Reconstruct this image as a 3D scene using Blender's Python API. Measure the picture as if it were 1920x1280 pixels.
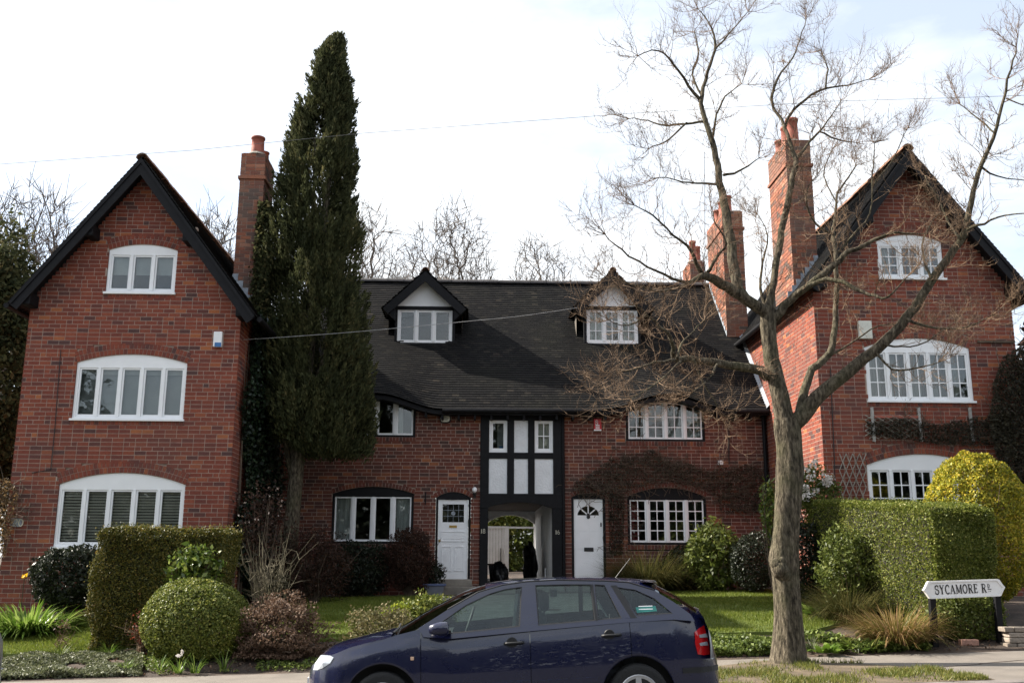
import bpy, bmesh, math, random
import numpy as np
from mathutils import Vector, Matrix
from mathutils.geometry import tessellate_polygon
for _o in list(bpy.data.objects): bpy.data.objects.remove(_o)
random.seed(7); RNG = np.random.default_rng(7)
sc = bpy.context.scene; COL = sc.collection
PI = math.pi; R_ = math.radians
# ------------------------------------------------------------------ camera
FPX = 1824.0; PITCH = R_(12.5); YAW = R_(1.9); ROLL = R_(.23); EYE = 1.66
cf = Vector((math.sin(YAW)*math.cos(PITCH), math.cos(YAW)*math.cos(PITCH), math.sin(PITCH)))
cr0 = Vector((math.cos(YAW), -math.sin(YAW), 0)); cu0 = cr0.cross(cf)
cr = math.cos(ROLL)*cr0 + math.sin(ROLL)*cu0; cu = -math.sin(ROLL)*cr0 + math.cos(ROLL)*cu0
camd = bpy.data.cameras.new('camera'); cam = bpy.data.objects.new('camera', camd); COL.objects.link(cam)
camd.sensor_width = 36; camd.lens = FPX/1920*36; camd.clip_start = .1; camd.clip_end = 1500
M = Matrix((cr, cu, -cf)).transposed().to_4x4(); M.translation = (0, 0, EYE); cam.matrix_world = M
sc.camera = cam
# ------------------------------------------------------------------ sky, sun, exposure
SUN_AZ_BEHIND = R_(15); SUN_EL = R_(38)
w = bpy.data.worlds.new('World'); sc.world = w; w.use_nodes = True
nt = w.node_tree; nt.nodes.clear()
sky = nt.nodes.new('ShaderNodeTexSky'); sky.sky_type = 'NISHITA'; sky.sun_disc = False
sky.sun_elevation = SUN_EL; sky.sun_rotation = R_(285); sky.dust_density = 2.0
tc = nt.nodes.new('ShaderNodeTexCoord'); mp = nt.nodes.new('ShaderNodeMapping'); mp.inputs['Scale'].default_value = (1, 1, 2.6)
nz = nt.nodes.new('ShaderNodeTexNoise'); nz.inputs['Scale'].default_value = 2.3; nz.inputs['Detail'].default_value = 7; nz.inputs['Roughness'].default_value = .55
rp = nt.nodes.new('ShaderNodeValToRGB'); rp.color_ramp.elements[0].position = .41; rp.color_ramp.elements[0].color = (.42,)*3+(1,)
rp.color_ramp.elements[1].position = .60; rp.color_ramp.elements[1].color = (1, 1, 1, 1)
mx = nt.nodes.new('ShaderNodeMix'); mx.data_type = 'RGBA'; mx.inputs[7].default_value = (5.0, 5.2, 5.4, 1)
bg = nt.nodes.new('ShaderNodeBackground'); bg.inputs[1].default_value = .10
out = nt.nodes.new('ShaderNodeOutputWorld')
L = nt.links.new
L(tc.outputs['Generated'], mp.inputs[0]); L(mp.outputs[0], nz.inputs[0]); L(nz.outputs[0], rp.inputs[0])
L(rp.outputs[0], mx.inputs[0]); L(sky.outputs[0], mx.inputs[6]); L(mx.outputs[2], bg.inputs[0]); L(bg.outputs[0], out.inputs[0])
sd = bpy.data.lights.new('sun', 'SUN'); sd.energy = 5.0; sd.angle = R_(.6); sd.color = (1, .93, .82)
so = bpy.data.objects.new('sun', sd); COL.objects.link(so)
ldir = Vector((math.cos(SUN_AZ_BEHIND)*math.cos(SUN_EL), -math.sin(SUN_AZ_BEHIND)*math.cos(SUN_EL), -math.sin(SUN_EL)))
so.rotation_euler = ldir.to_track_quat('-Z', 'Y').to_euler(); so.location = (-20, 10, 30)
sc.view_settings.view_transform = 'Standard'; sc.view_settings.look = 'None'; sc.view_settings.gamma = 1
sc.view_settings.use_curve_mapping = False; sc.view_settings.exposure = 1.42

# ------------------------------------------------------------------ helpers
def at(px, py, Y):
    """point of the photograph's ray at world depth Y (metres)"""
    d = cf + cr*((px-960)/FPX) - cu*((py-640)/FPX)
    return Vector((0, 0, EYE)) + d*(Y/d.y)
def xz(px, py, Y):
    p = at(px, py, Y); return p.x, p.z
ORG = {}
def org(o): return ORG.get(o.name, Vector((0, 0, 0))) if o is not None else Vector((0, 0, 0))
def thing(name, label, cat, loc=(0, 0, 0), group=None):
    o = bpy.data.objects.new(name, None); COL.objects.link(o); o.location = loc; o.empty_display_size = .2
    o['label'] = label; o['category'] = cat
    if group: o['group'] = group
    ORG[o.name] = Vector(loc); return o
def link(name, me, mat, parent, label=None, kind=None):
    o = bpy.data.objects.new(name, me); COL.objects.link(o)
    if mat is not None and len(me.materials) == 0: me.materials.append(mat)
    if parent is not None: o.parent = parent; ORG[o.name] = org(parent)
    if label: o['label'] = label
    if kind: o['kind'] = kind
    return o
def npmesh(name, V, F, rnd=None, smooth=False):
    V = np.asarray(V, dtype=np.float32).reshape(-1, 3); F = np.asarray(F, dtype=np.int32)
    me = bpy.data.meshes.new(name); k = F.shape[1]
    me.vertices.add(len(V)); me.vertices.foreach_set('co', V.ravel())
    me.loops.add(F.size); me.loops.foreach_set('vertex_index', F.ravel())
    me.polygons.add(len(F)); me.polygons.foreach_set('loop_start', np.arange(0, F.size, k, dtype=np.int32))
    me.polygons.foreach_set('loop_total', np.full(len(F), k, dtype=np.int32))
    me.polygons.foreach_set('use_smooth', np.full(len(F), bool(smooth)))
    if rnd is not None:
        a = me.attributes.new('rnd', 'FLOAT', 'FACE'); a.data.foreach_set('value', np.asarray(rnd, dtype=np.float32))
    me.update(calc_edges=True); return me
def npobj(name, V, F, mat, parent=None, rnd=None, smooth=False, label=None, kind=None):
    V = np.asarray(V, dtype=np.float64).reshape(-1, 3) - np.array(org(parent))
    return link(name, npmesh(name, V, F, rnd, smooth), mat, parent, label, kind)
class MB:
    def __init__(s): s.v = []; s.f = []; s.r = []; s.cur = 0.
    def add(s, vs, fs):
        n = len(s.v); s.v += [tuple(v) for v in vs]; s.f += [tuple(i+n for i in f) for f in fs]; s.r += [s.cur]*len(fs); return s
    def box(s, x0, x1, y0, y1, z0, z1):
        return s.add([(x0,y0,z0),(x1,y0,z0),(x1,y1,z0),(x0,y1,z0),(x0,y0,z1),(x1,y0,z1),(x1,y1,z1),(x0,y1,z1)],
                     [(0,3,2,1),(4,5,6,7),(0,1,5,4),(1,2,6,5),(2,3,7,6),(3,0,4,7)])
    def prism(s, poly, dvec):
        """polygon (list of 3D points, one plane) pushed along dvec"""
        P = [Vector(p) for p in poly]; d = Vector(dvec); n = len(P)
        tri = tessellate_polygon([P])
        return s.add(P+[p+d for p in P], [tuple(t) for t in tri]+[tuple(i+n for i in reversed(t)) for t in tri]
                     + [(i, (i+1) % n, (i+1) % n+n, i+n) for i in range(n)])
    def xzprism(s, pts, y0, y1): return s.prism([(x, y0, z) for x, z in pts], (0, y1-y0, 0))
    def tube(s, pts, rad, k=8, cap=True):
        P = [Vector(p) for p in pts]; n = len(P); rad = rad if hasattr(rad, '__len__') else [rad]*n
        vs = []; prev = None
        for i, p in enumerate(P):
            t = (P[min(i+1, n-1)]-P[max(i-1, 0)]).normalized()
            a = prev if prev is not None else (Vector((0, 0, 1)) if abs(t.z) < .9 else Vector((1, 0, 0)))
            u = (a - t*a.dot(t)).normalized(); prev = u; v = t.cross(u)
            for j in range(k):
                an = 2*PI*j/k; vs.append(p + (u*math.cos(an)+v*math.sin(an))*rad[i])
        fs = [(i*k+j, i*k+(j+1) % k, (i+1)*k+(j+1) % k, (i+1)*k+j) for i in range(n-1) for j in range(k)]
        if cap: fs += [tuple(reversed(range(k))), tuple(range((n-1)*k, n*k))]
        return s.add(vs, fs)
    def lathe(s, prof, c, axis='z', k=24):
        vs = []; c = Vector(c)
        for r, h in prof:
            for j in range(k):
                a = 2*PI*j/k; q = (r*math.cos(a), r*math.sin(a), h)
                vs.append(c+Vector(q if axis == 'z' else (q[0], q[2], q[1])))
        n = len(prof)
        fs = [(i*k+j, i*k+(j+1) % k, (i+1)*k+(j+1) % k, (i+1)*k+j) for i in range(n-1) for j in range(k)]
        fs += [tuple(reversed(range(k))), tuple(range((n-1)*k, n*k))]
        return s.add(vs, fs)
    def build(s, name, mat, parent=None, smooth=False, label=None, kind=None, rnd=False, bevel=0):
        o0 = org(parent); me = bpy.data.meshes.new(name)
        me.from_pydata([(v[0]-o0.x, v[1]-o0.y, v[2]-o0.z) for v in s.v], [], s.f)
        if rnd:
            a = me.attributes.new('rnd', 'FLOAT', 'FACE'); a.data.foreach_set('value', s.r)
        if smooth: me.polygons.foreach_set('use_smooth', [True]*len(me.polygons))
        bm = bmesh.new(); bm.from_mesh(me); bmesh.ops.recalc_face_normals(bm, faces=bm.faces); bm.to_mesh(me); bm.free()
        o = link(name, me, mat, parent, label, kind)
        if bevel:
            b = o.modifiers.new('bevel', 'BEVEL'); b.width = bevel; b.segments = 2; b.limit_method = 'ANGLE'
        return o
def tagged(o, label, cat, group=None):
    o['label'] = label; o['category'] = cat
    if group: o['group'] = group
    return o

# ------------------------------------------------------------------ materials
MATS = {}
def newmat(name):
    m = bpy.data.materials.new(name); m.use_nodes = True; n = m.node_tree.nodes; b = n['Principled BSDF']; MATS[name] = m
    return m, m.node_tree, b
def mat(name, col, rough=.6, var=.25, scale=6., bump=.0, bscale=40., metal=0., spec=None, coat=0., stretch=(1, 1, 1)):
    """plain surface with soft noise in colour and optional relief"""
    m, t, b = newmat(name); N = t.nodes.new; K = t.links.new
    b.inputs['Roughness'].default_value = rough; b.inputs['Metallic'].default_value = metal
    if spec is not None: b.inputs['Specular IOR Level'].default_value = spec
    if coat: b.inputs['Coat Weight'].default_value = coat; b.inputs['Coat Roughness'].default_value = .03
    g = N('ShaderNodeNewGeometry'); mpn = N('ShaderNodeMapping'); mpn.inputs['Scale'].default_value = stretch; K(g.outputs['Position'], mpn.inputs[0])
    nz = N('ShaderNodeTexNoise'); nz.inputs['Scale'].default_value = scale; nz.inputs['Detail'].default_value = 6; K(mpn.outputs[0], nz.inputs['Vector'])
    r = N('ShaderNodeValToRGB'); r.color_ramp.elements[0].position = .3; r.color_ramp.elements[1].position = .72
    r.color_ramp.elements[0].color = tuple(c*(1-var) for c in col)+(1,); r.color_ramp.elements[1].color = tuple(min(1, c*(1+var)) for c in col)+(1,)
    K(nz.outputs[0], r.inputs[0]); K(r.outputs[0], b.inputs['Base Color'])
    if bump:
        n2 = N('ShaderNodeTexNoise'); n2.inputs['Scale'].default_value = bscale; n2.inputs['Detail'].default_value = 5; K(mpn.outputs[0], n2.inputs['Vector'])
        bp = N('ShaderNodeBump'); bp.inputs['Strength'].default_value = bump; bp.inputs['Distance'].default_value = .02
        K(n2.outputs[0], bp.inputs['Height']); K(bp.outputs[0], b.inputs['Normal'])
    return m
def pieces(name, cols, rough=.85, nvar=.35, nscale=60., bump=.3, patch=None, patchscale=.7, spec=.25):
    """many-piece material: colour by the per-piece random value (attribute rnd + object random), grain by noise,
    patch = (colour, low, high): weathering in large soft patches"""
    m, t, b = newmat(name); N = t.nodes.new; K = t.links.new
    b.inputs['Roughness'].default_value = rough; b.inputs['Specular IOR Level'].default_value = spec
    at_ = N('ShaderNodeAttribute'); at_.attribute_name = 'rnd'; oi = N('ShaderNodeObjectInfo')
    ad = N('ShaderNodeMath'); ad.operation = 'ADD'; K(at_.outputs['Fac'], ad.inputs[0]); K(oi.outputs['Random'], ad.inputs[1])
    fr = N('ShaderNodeMath'); fr.operation = 'FRACT'; K(ad.outputs[0], fr.inputs[0])
    r = N('ShaderNodeValToRGB'); r.color_ramp.interpolation = 'LINEAR'
    e = r.color_ramp.elements
    while len(e) < len(cols): e.new(.5)
    for i, (p, c) in enumerate(cols): e[i].position = p; e[i].color = tuple(c)+(1,)
    K(fr.outputs[0], r.inputs[0])
    g = N('ShaderNodeNewGeometry'); nz = N('ShaderNodeTexNoise'); nz.inputs['Scale'].default_value = nscale; nz.inputs['Detail'].default_value = 6
    K(g.outputs['Position'], nz.inputs['Vector'])
    mr = N('ShaderNodeMapRange'); mr.inputs[1].default_value = .25; mr.inputs[2].default_value = .75; mr.inputs[3].default_value = 1-nvar; mr.inputs[4].default_value = 1+nvar; K(nz.outputs[0], mr.inputs[0])
    mu = N('ShaderNodeMix'); mu.data_type = 'RGBA'; mu.blend_type = 'MULTIPLY'; mu.inputs[0].default_value = 1; K(r.outputs[0], mu.inputs[6]); K(mr.outputs[0], mu.inputs[7])
    src = mu.outputs[2]
    if patch:
        n3 = N('ShaderNodeTexNoise'); n3.inputs['Scale'].default_value = patchscale; n3.inputs['Detail'].default_value = 5; K(g.outputs['Position'], n3.inputs['Vector'])
        m3 = N('ShaderNodeMapRange'); m3.inputs[1].default_value = patch[1]; m3.inputs[2].default_value = patch[2]; m3.inputs[4].default_value = patch[3]; K(n3.outputs[0], m3.inputs[0])
        mm = N('ShaderNodeMix'); mm.data_type = 'RGBA'; K(m3.outputs[0], mm.inputs[0]); K(src, mm.inputs[6]); mm.inputs[7].default_value = tuple(patch[0])+(1,); src = mm.outputs[2]
    K(src, b.inputs['Base Color'])
    if bump:
        bp = N('ShaderNodeBump'); bp.inputs['Strength'].default_value = bump; bp.inputs['Distance'].default_value = .01; K(nz.outputs[0], bp.inputs['Height']); K(bp.outputs[0], b.inputs['Normal'])
    return m
def leafmat(name, cols, trans=.35, rough=.5, spec=.3):
    m, t, b = newmat(name); N = t.nodes.new; K = t.links.new
    b.inputs['Roughness'].default_value = rough; b.inputs['Specular IOR Level'].default_value = spec
    a = N('ShaderNodeAttribute'); a.attribute_name = 'rnd'
    r = N('ShaderNodeValToRGB'); e = r.color_ramp.elements
    while len(e) < len(cols): e.new(.5)
    for i, (p, c) in enumerate(cols): e[i].position = p; e[i].color = tuple(c)+(1,)
    K(a.outputs['Fac'], r.inputs[0]); K(r.outputs[0], b.inputs['Base Color'])
    tr = N('ShaderNodeBsdfTranslucent'); K(r.outputs[0], tr.inputs[0]); ms = N('ShaderNodeMixShader'); ms.inputs[0].default_value = trans
    K(b.outputs[0], ms.inputs[1]); K(tr.outputs[0], ms.inputs[2]); K(ms.outputs[0], t.nodes['Material Output'].inputs[0])
    return m
def glassmat(name, ior=1.8, tint=(.86, .9, .9), rough=.01):
    m, t, b = newmat(name); N = t.nodes.new; K = t.links.new; t.nodes.remove(b)
    f = N('ShaderNodeFresnel'); f.inputs[0].default_value = ior
    tr = N('ShaderNodeBsdfTransparent'); tr.inputs[0].default_value = tint+(1,); g = N('ShaderNodeBsdfGlossy'); g.inputs['Roughness'].default_value = rough
    ge = N('ShaderNodeNewGeometry'); nz = N('ShaderNodeTexNoise'); nz.inputs['Scale'].default_value = 3.; K(ge.outputs['Position'], nz.inputs['Vector'])
    bp = N('ShaderNodeBump'); bp.inputs['Strength'].default_value = .03; bp.inputs['Distance'].default_value = .03; K(nz.outputs[0], bp.inputs['Height']); K(bp.outputs[0], g.inputs['Normal'])
    ms = N('ShaderNodeMixShader'); K(f.outputs[0], ms.inputs[0]); K(tr.outputs[0], ms.inputs[1]); K(g.outputs[0], ms.inputs[2]); K(ms.outputs[0], t.nodes['Material Output'].inputs[0])
    return m
def barkmat(name):
    m, t, b = newmat(name); N = t.nodes.new; K = t.links.new; b.inputs['Roughness'].default_value = .95; b.inputs['Specular IOR Level'].default_value = .15
    g = N('ShaderNodeNewGeometry'); mp_ = N('ShaderNodeMapping'); mp_.inputs['Scale'].default_value = (1, 1, .30); K(g.outputs['Position'], mp_.inputs[0])
    n1 = N('ShaderNodeTexNoise'); n1.inputs['Scale'].default_value = 26; n1.inputs['Detail'].default_value = 9; n1.inputs['Roughness'].default_value = .65; K(mp_.outputs[0], n1.inputs['Vector'])
    n2 = N('ShaderNodeTexNoise'); n2.inputs['Scale'].default_value = 3.2; n2.inputs['Detail'].default_value = 7; K(g.outputs['Position'], n2.inputs['Vector'])
    r = N('ShaderNodeValToRGB'); e = r.color_ramp.elements; e[0].position = .36; e[0].color = (.020, .017, .013, 1); e[1].position = .66; e[1].color = (.19, .16, .115, 1); x = e.new(.5); x.color = (.082, .068, .048, 1); K(n1.outputs[0], r.inputs[0])
    mm = N('ShaderNodeMix'); mm.data_type = 'RGBA'; mr = N('ShaderNodeMapRange'); mr.inputs[1].default_value = .45; mr.inputs[2].default_value = .7; mr.inputs[4].default_value = .4; K(n2.outputs[0], mr.inputs[0]); K(mr.outputs[0], mm.inputs[0]); K(r.outputs[0], mm.inputs[6]); mm.inputs[7].default_value = (.085, .085, .042, 1); K(mm.outputs[2], b.inputs['Base Color'])
    bp = N('ShaderNodeBump'); bp.inputs['Strength'].default_value = 1.; bp.inputs['Distance'].default_value = .05; K(n1.outputs[0], bp.inputs['Height']); K(bp.outputs[0], b.inputs['Normal'])
    return m
BRICK = pieces('brick', [(0, (.082, .044, .041)), (.12, (.145, .048, .037)), (.35, (.195, .053, .035)), (.7, (.220, .060, .037)), (.94, (.25, .073, .042)), (.995, (.35, .12, .05))], .9, .22, 45, .3,
               patch=((.105, .056, .049), .45, .78, .6), patchscale=.6)
BRICKC = pieces('brick_dark', [(0, (.07, .042, .036)), (.18, (.11, .043, .034)), (.55, (.142, .047, .034)), (.92, (.165, .056, .037)), (.99, (.30, .11, .05))], .9, .25, 45, .3,
                patch=((.075, .046, .040), .45, .8, .65), patchscale=.7)  # darker brick tones for the recessed pair
STACK = pieces('chimney_brick', [(0, (.09, .07, .06)), (.25, (.17, .07, .05)), (.6, (.24, .085, .052)), (.9, (.30, .115, .065)), (1, (.36, .17, .11))], .9, .25, 45, .3,
               patch=((.14, .11, .09), .42, .7, .65), patchscale=1.2)
MORTAR = mat('mortar', (.37, .285, .235), .95, .25, 8, .3, 90)
TILE = pieces('roof_tile', [(0, (.0085, .0085, .009)), (.4, (.0105, .0102, .0108)), (.8, (.0135, .013, .0128)), (.98, (.020, .0185, .0168)), (1, (.035, .03, .025))], .75, .35, 30, .4,
              patch=((.022, .022, .016), .52, .78, .5), patchscale=.55, spec=.08)
RIDGE = mat('ridge_tile', (.06, .055, .055), .8, .3, 8, .3)
RIDGEB = mat('ridge_tile_clay', (.20, .10, .06), .85, .4, 8, .3)
BLACK = mat('black_paint', (.0065, .0065, .008), .6, .3, 9, .15, 30, spec=.2)
WHITE = mat('white_paint', (.84, .85, .86), .45, .04, 3, .0)
WHITEW = mat('white_wood', (.70, .71, .71), .5, .08, 5, .05, 60)
RENDER = mat('white_render', (.74, .76, .78), .85, .06, 5, .8, 22)
CREAM = mat('cream_paint', (.68, .63, .53), .6, .08, 4, .05)
LEAD = mat('lead', (.27, .30, .34), .55, .3, 10, .2)
GLASS = glassmat('window_glass', 1.7)
CGLASS = glassmat('car_glass', 1.55, (.72, .80, .78))
ROOM = mat('room', (.10, .085, .07), .9, .3, 2)
NET = mat('curtain', (.62, .60, .56), .9, .12, 4)
CLAY = mat('clay_pot', (.30, .085, .055), .75, .3, 6, .2)
SOIL = mat('soil', (.055, .037, .026), .95, .5, 3, .9, 25)
GRASSG = mat('turf', (.095, .125, .018), .95, .28, 1.3, .8, 60)
ASPH = mat('asphalt', (.055, .054, .053), .9, .3, 9, .6, 220)
PAVE = mat('paving', (.150, .130, .110), .9, .18, 2.5, .4, 120)
KERBM = mat('kerb_stone', (.15, .13, .12), .9, .3, 5, .4, 60)
BARK = barkmat('bark')
TWIG = mat('twig', (.15, .094, .054), .9, .3, 5)
FARTWIG = mat('far_twig', (.115, .092, .074), .9, .3, 5)
STEM = mat('stem', (.09, .065, .045), .95, .4, 8, .3)
CONC = mat('concrete', (.22, .20, .17), .9, .3, 4, .4, 50)
PLAST = mat('black_plastic', (.012, .012, .013), .45, .2, 5)
# ------------------------------------------------------------------ terrain
YW, YC = 19.5, 23.3
def lerp(x, xs, ys): return float(np.interp(x, xs, ys))
GY = [-60, 11.55, 11.6, 14.3, 15.3, 16, 19, 22, 23.3, 34, 60]; GZ = [.11, .11, .11, .15, .30, .38, .66, .80, .86, 1.1, 1.1]
GZ = [.11, .11, .11, .15, .30, .38, .66, .80, .86, 1.1, 1.1]
def G(x, y):
    k = lerp(y, [14, 17, 20], [.03, .027, .024]); return lerp(y, GY, GZ) + k*max(-22, min(22, x))
def RZ(x): return .03*max(-22, min(22, x))
def sheet(name, xs, ys, zf, m, parent=None, label=None, kind='structure', thick=0):
    V = [(x, y, zf(x, y)) for y in ys for x in xs]; n = len(xs)
    F = [(j*n+i, j*n+i+1, (j+1)*n+i+1, (j+1)*n+i) for j in range(len(ys)-1) for i in range(n-1)]
    return npobj(name, V, F, m, parent, smooth=True, label=label, kind=kind)
XS = list(np.linspace(-24, 24, 97)); XF = [-400, -120, -60]+XS+[60, 120, 400]
def bumpy(x, y): return .018*math.sin(x*3.1+y*1.7)*math.sin(y*2.3-x) if y > 14.5 else 0
sheet('ground', XF, [14.3, 14.8, 15.3, 15.7]+list(np.linspace(16, 23.3, 30))+[24, 28, 34, 60, 150, 600], lambda x, y: G(x, y)+bumpy(x, y), SOIL)
sheet('road', XF, [-400, -60, -20, -5, 3, 8, 11.44], lambda x, y: RZ(x), ASPH)
PV = sheet('pavement', XF, [11.6, 12.5, 13.4, 14.3], lambda x, y: G(x, y)+.004, PAVE)
# kerb: separate stones laid end to end along the road
kb = MB(); KS = []
for i in range(-14, 16):
    x0 = i*.915; x1 = x0+.905
    m_ = MB(); za, zb = RZ(x0)+.125, RZ(x1)+.125
    m_.add([(x0,11.44,za-.3),(x1,11.44,zb-.3),(x1,11.6,zb-.3),(x0,11.6,za-.3),(x0,11.45,za-.012),(x1,11.45,zb-.012),(x1,11.6,zb),(x0,11.6,za)],
           [(0,3,2,1),(4,5,6,7),(0,1,5,4),(1,2,6,5),(2,3,7,6),(3,0,4,7)])
    m_.build('kerb_stone', KERBM, PV, bevel=.008)
# pavement joints: thin dark seams of patched tarmac
for px0, py0, px1, py1 in ((1375, 1252, 1440, 1245), (1575, 1240, 1617, 1237), (1755, 1250, 1840, 1244), (1835, 1243, 1920, 1236)):
    def onpave(px, py):
        y = 13.
        for _ in range(8):
            p = at(px, py, y); z = G(p.x, y)+.008; d = at(px, py, 1.)-Vector((0, 0, EYE)); y = (z-EYE)/d.z
        return at(px, py, y)
    a, b = onpave(px0, py0), onpave(px1, py1)
    MB().add([(a.x, a.y-.015, a.z), (b.x, b.y-.015, b.z), (b.x, b.y+.015, b.z), (a.x, a.y+.015, a.z)], [(0, 1, 2, 3)]).build('pavement_seam', SOIL, PV)
def onground(px, py, dz=0.):
    d = at(px, py, 1.)-Vector((0, 0, EYE)); y = 16.
    for _ in range(40):
        p = Vector((0, 0, EYE))+d*y; y = y + .5*((G(p.x, y)+dz-EYE)/d.z - y)
    return Vector((0, 0, EYE))+d*y
# lawns: turf pads a little proud of the beds, front edges cut
def lawn(name, x0, x1, y0f, y1f, n=30, m=16):
    xs = np.linspace(x0, x1, n); V = []; F = []
    for x in xs:
        a, b = y0f(x), y1f(x)
        V += [(x, a, G(x, a)-.1), (x, a, G(x, a)+.055)]
        for j in range(1, m):
            y = a+(b-a)*j/(m-1); V.append((x, y, G(x, y)+.06+.012*math.sin(x*2+y*3)))
    k = m+1
    for i in range(n-1):
        for j in range(k-1): F.append((i*k+j, i*k+j+1, (i+1)*k+j+1, (i+1)*k+j))
    o = npobj(name, V, F, GRASSG, None, smooth=False, kind='structure')
    # mown blades
    nb = int((x1-x0)*5*2600); xr = RNG.uniform(x0, x1, nb); ya = np.array([y0f(x) for x in xs]); yb = np.array([y1f(x) for x in xs])
    a = np.interp(xr, xs, ya); b = np.interp(xr, xs, yb); yr = a+(b-a)*RNG.random(nb)
    zr = np.array([G(x, y) for x, y in zip(xr, yr)])+.055
    an = RNG.uniform(0, PI, nb); wd = .007; h = RNG.uniform(.025, .06, nb); lx = RNG.normal(0, .015, nb); ly = RNG.normal(0, .015, nb)
    V = np.stack([np.stack([xr-wd*np.cos(an), yr-wd*np.sin(an), zr], 1), np.stack([xr+wd*np.cos(an), yr+wd*np.sin(an), zr], 1), np.stack([xr+lx, yr+ly, zr+h], 1)], 1).reshape(-1, 3)
    npobj('grass', V, np.arange(nb*3).reshape(-1, 3), LAWNM, o, rnd=RNG.random(nb), kind='stuff')
    return o
LAWNM = leafmat('grass_blade', [(0, (.075, .11, .012)), (.5, (.125, .165, .022)), (1, (.20, .215, .04))], .4, .55)
lawn('lawn', -11.5, -5.35, lambda x: 15.75+.05*math.sin(x), lambda x: 19.0)
lawn('lawn', -4.6, -.9, lambda x: 16.0+.12*(x+4), lambda x: 21.9)
lawn('lawn', 2.5, 6.3, lambda x: 15.75+.05*math.sin(2*x)+(0 if x < 5.2 else .9*(x-5.2)), lambda x: 21.6)
sheet('path', list(np.linspace(-.85, 2.45, 8)), [14.4, 16, 18, 20, 22.2], lambda x, y: G(x, y)+.03, CONC)

# ------------------------------------------------------------------ brickwork
CO = .0853; BH = .073; BL = .2145; JT = .0125
def bricks(wall, O, U, N, iv, z0, z1, m, pick=None, voids=(), seed=1, maxp=300, proud=()):
    """lay bricks course by course on the plane O + U*u + N*d; iv(z) -> solid intervals in u.
    pick(u,z) ranks full stretchers to become objects of their own; the rest is one mesh."""
    rg = random.Random(seed); O = Vector(O); U = Vector(U); N = Vector(N); V = []; RD = []; cand = []; mb = MB()
    k = 0
    while z0+k*CO < z1:
        zb = z0+k*CO; zm = zb+BH/2
        for a, b in iv(zm):
            if b-a < .03: continue
            mb_pts = [O+U*(a+.012)-N*.2, O+U*(b-.012)-N*.2, O+U*(b-.012)-N*.005, O+U*(a+.012)-N*.005]
            mb.add([p+Vector((0, 0, zb-.006)) for p in mb_pts]+[p+Vector((0, 0, zb+CO-.006)) for p in mb_pts], [(0,3,2,1),(4,5,6,7),(0,1,5,4),(1,2,6,5),(2,3,7,6),(3,0,4,7)])
            u = a - ((k % 2)*.1135 + (a*0)) ; u = math.floor((a)/.227)*.227 + (k % 2)*.1135 - .227
            while u < b:
                Lg = BL if rg.random() > .13 else .1015
                s, e = max(u, a+.002), min(u+Lg, b-.002)
                if 0 < b-.002-e < .06: e = b-.002
                if u < a and u+Lg-a < .05 : u += Lg+JT-(u+Lg+JT-a-.002) if u+Lg+JT > a else Lg+JT; continue
                if e-s > .035:
                    dp = rg.uniform(-.002, .0015)
                    if Lg == BL and e-s > BL-1e-4 and pick is not None: cand.append((pick(u+BL/2, zm), s, zb, dp))
                    else: V.append((s, e, zb, zb+BH, dp)); RD.append(rg.random())
                u += Lg+JT
        k += 1
    if cand:
        cand.sort(key=lambda c: c[0]); sel = cand[:maxp]
        for c in cand[maxp:]: V.append((c[1], c[1]+BL, c[2], c[2]+BH, c[3])); RD.append(rg.random())
        me = MB().box(0, BL, 0, .022, 0, BH); bm_ = bpy.data.meshes.new('brick')
        # local axes: x along U, y into the wall
        pts = [U*x + (-N)*y + Vector((0, 0, z)) for x, y, z in me.v]
        bm_.from_pydata([tuple(p) for p in pts], [], [f for f in me.f]); bm_.materials.append(m)
        bb = bmesh.new(); bb.from_mesh(bm_); bmesh.ops.recalc_face_normals(bb, faces=bb.faces); bb.to_mesh(bm_); bb.free()
        o0 = org(wall)
        for _, s, zb, dp in sel:
            o = bpy.data.objects.new('brick', bm_); COL.objects.link(o); o.parent = wall
            o.location = O+U*s+N*dp+Vector((0, 0, zb))-o0
    A = np.array(V); Oa, Ua, Na = np.array(O), np.array(U), np.array(N); P = []
    for (uu, dd, zz) in ((0, 1, 2), (1, 1, 2), (1, 1, 3), (0, 1, 3)):
        P.append(Oa+np.outer(A[:, uu], Ua)+np.outer(A[:, 4], Na)+np.outer(A[:, zz], [0, 0, 1]))
    for (uu, zz) in ((0, 2), (1, 2), (1, 3), (0, 3)):
        P.append(Oa+np.outer(A[:, uu], Ua)-.022*Na+np.outer(A[:, zz], [0, 0, 1]))
    P = np.stack(P, 1).reshape(-1, 3); n = len(A); b0 = (np.arange(n)*8)[:, None]
    F = np.concatenate([b0+np.array(f) for f in ((0, 1, 2, 3), (0, 4, 5, 1), (3, 2, 6, 7), (0, 3, 7, 4), (1, 5, 6, 2))], 0)
    return mb, P, F, np.tile(np.array(RD), 5)
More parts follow.
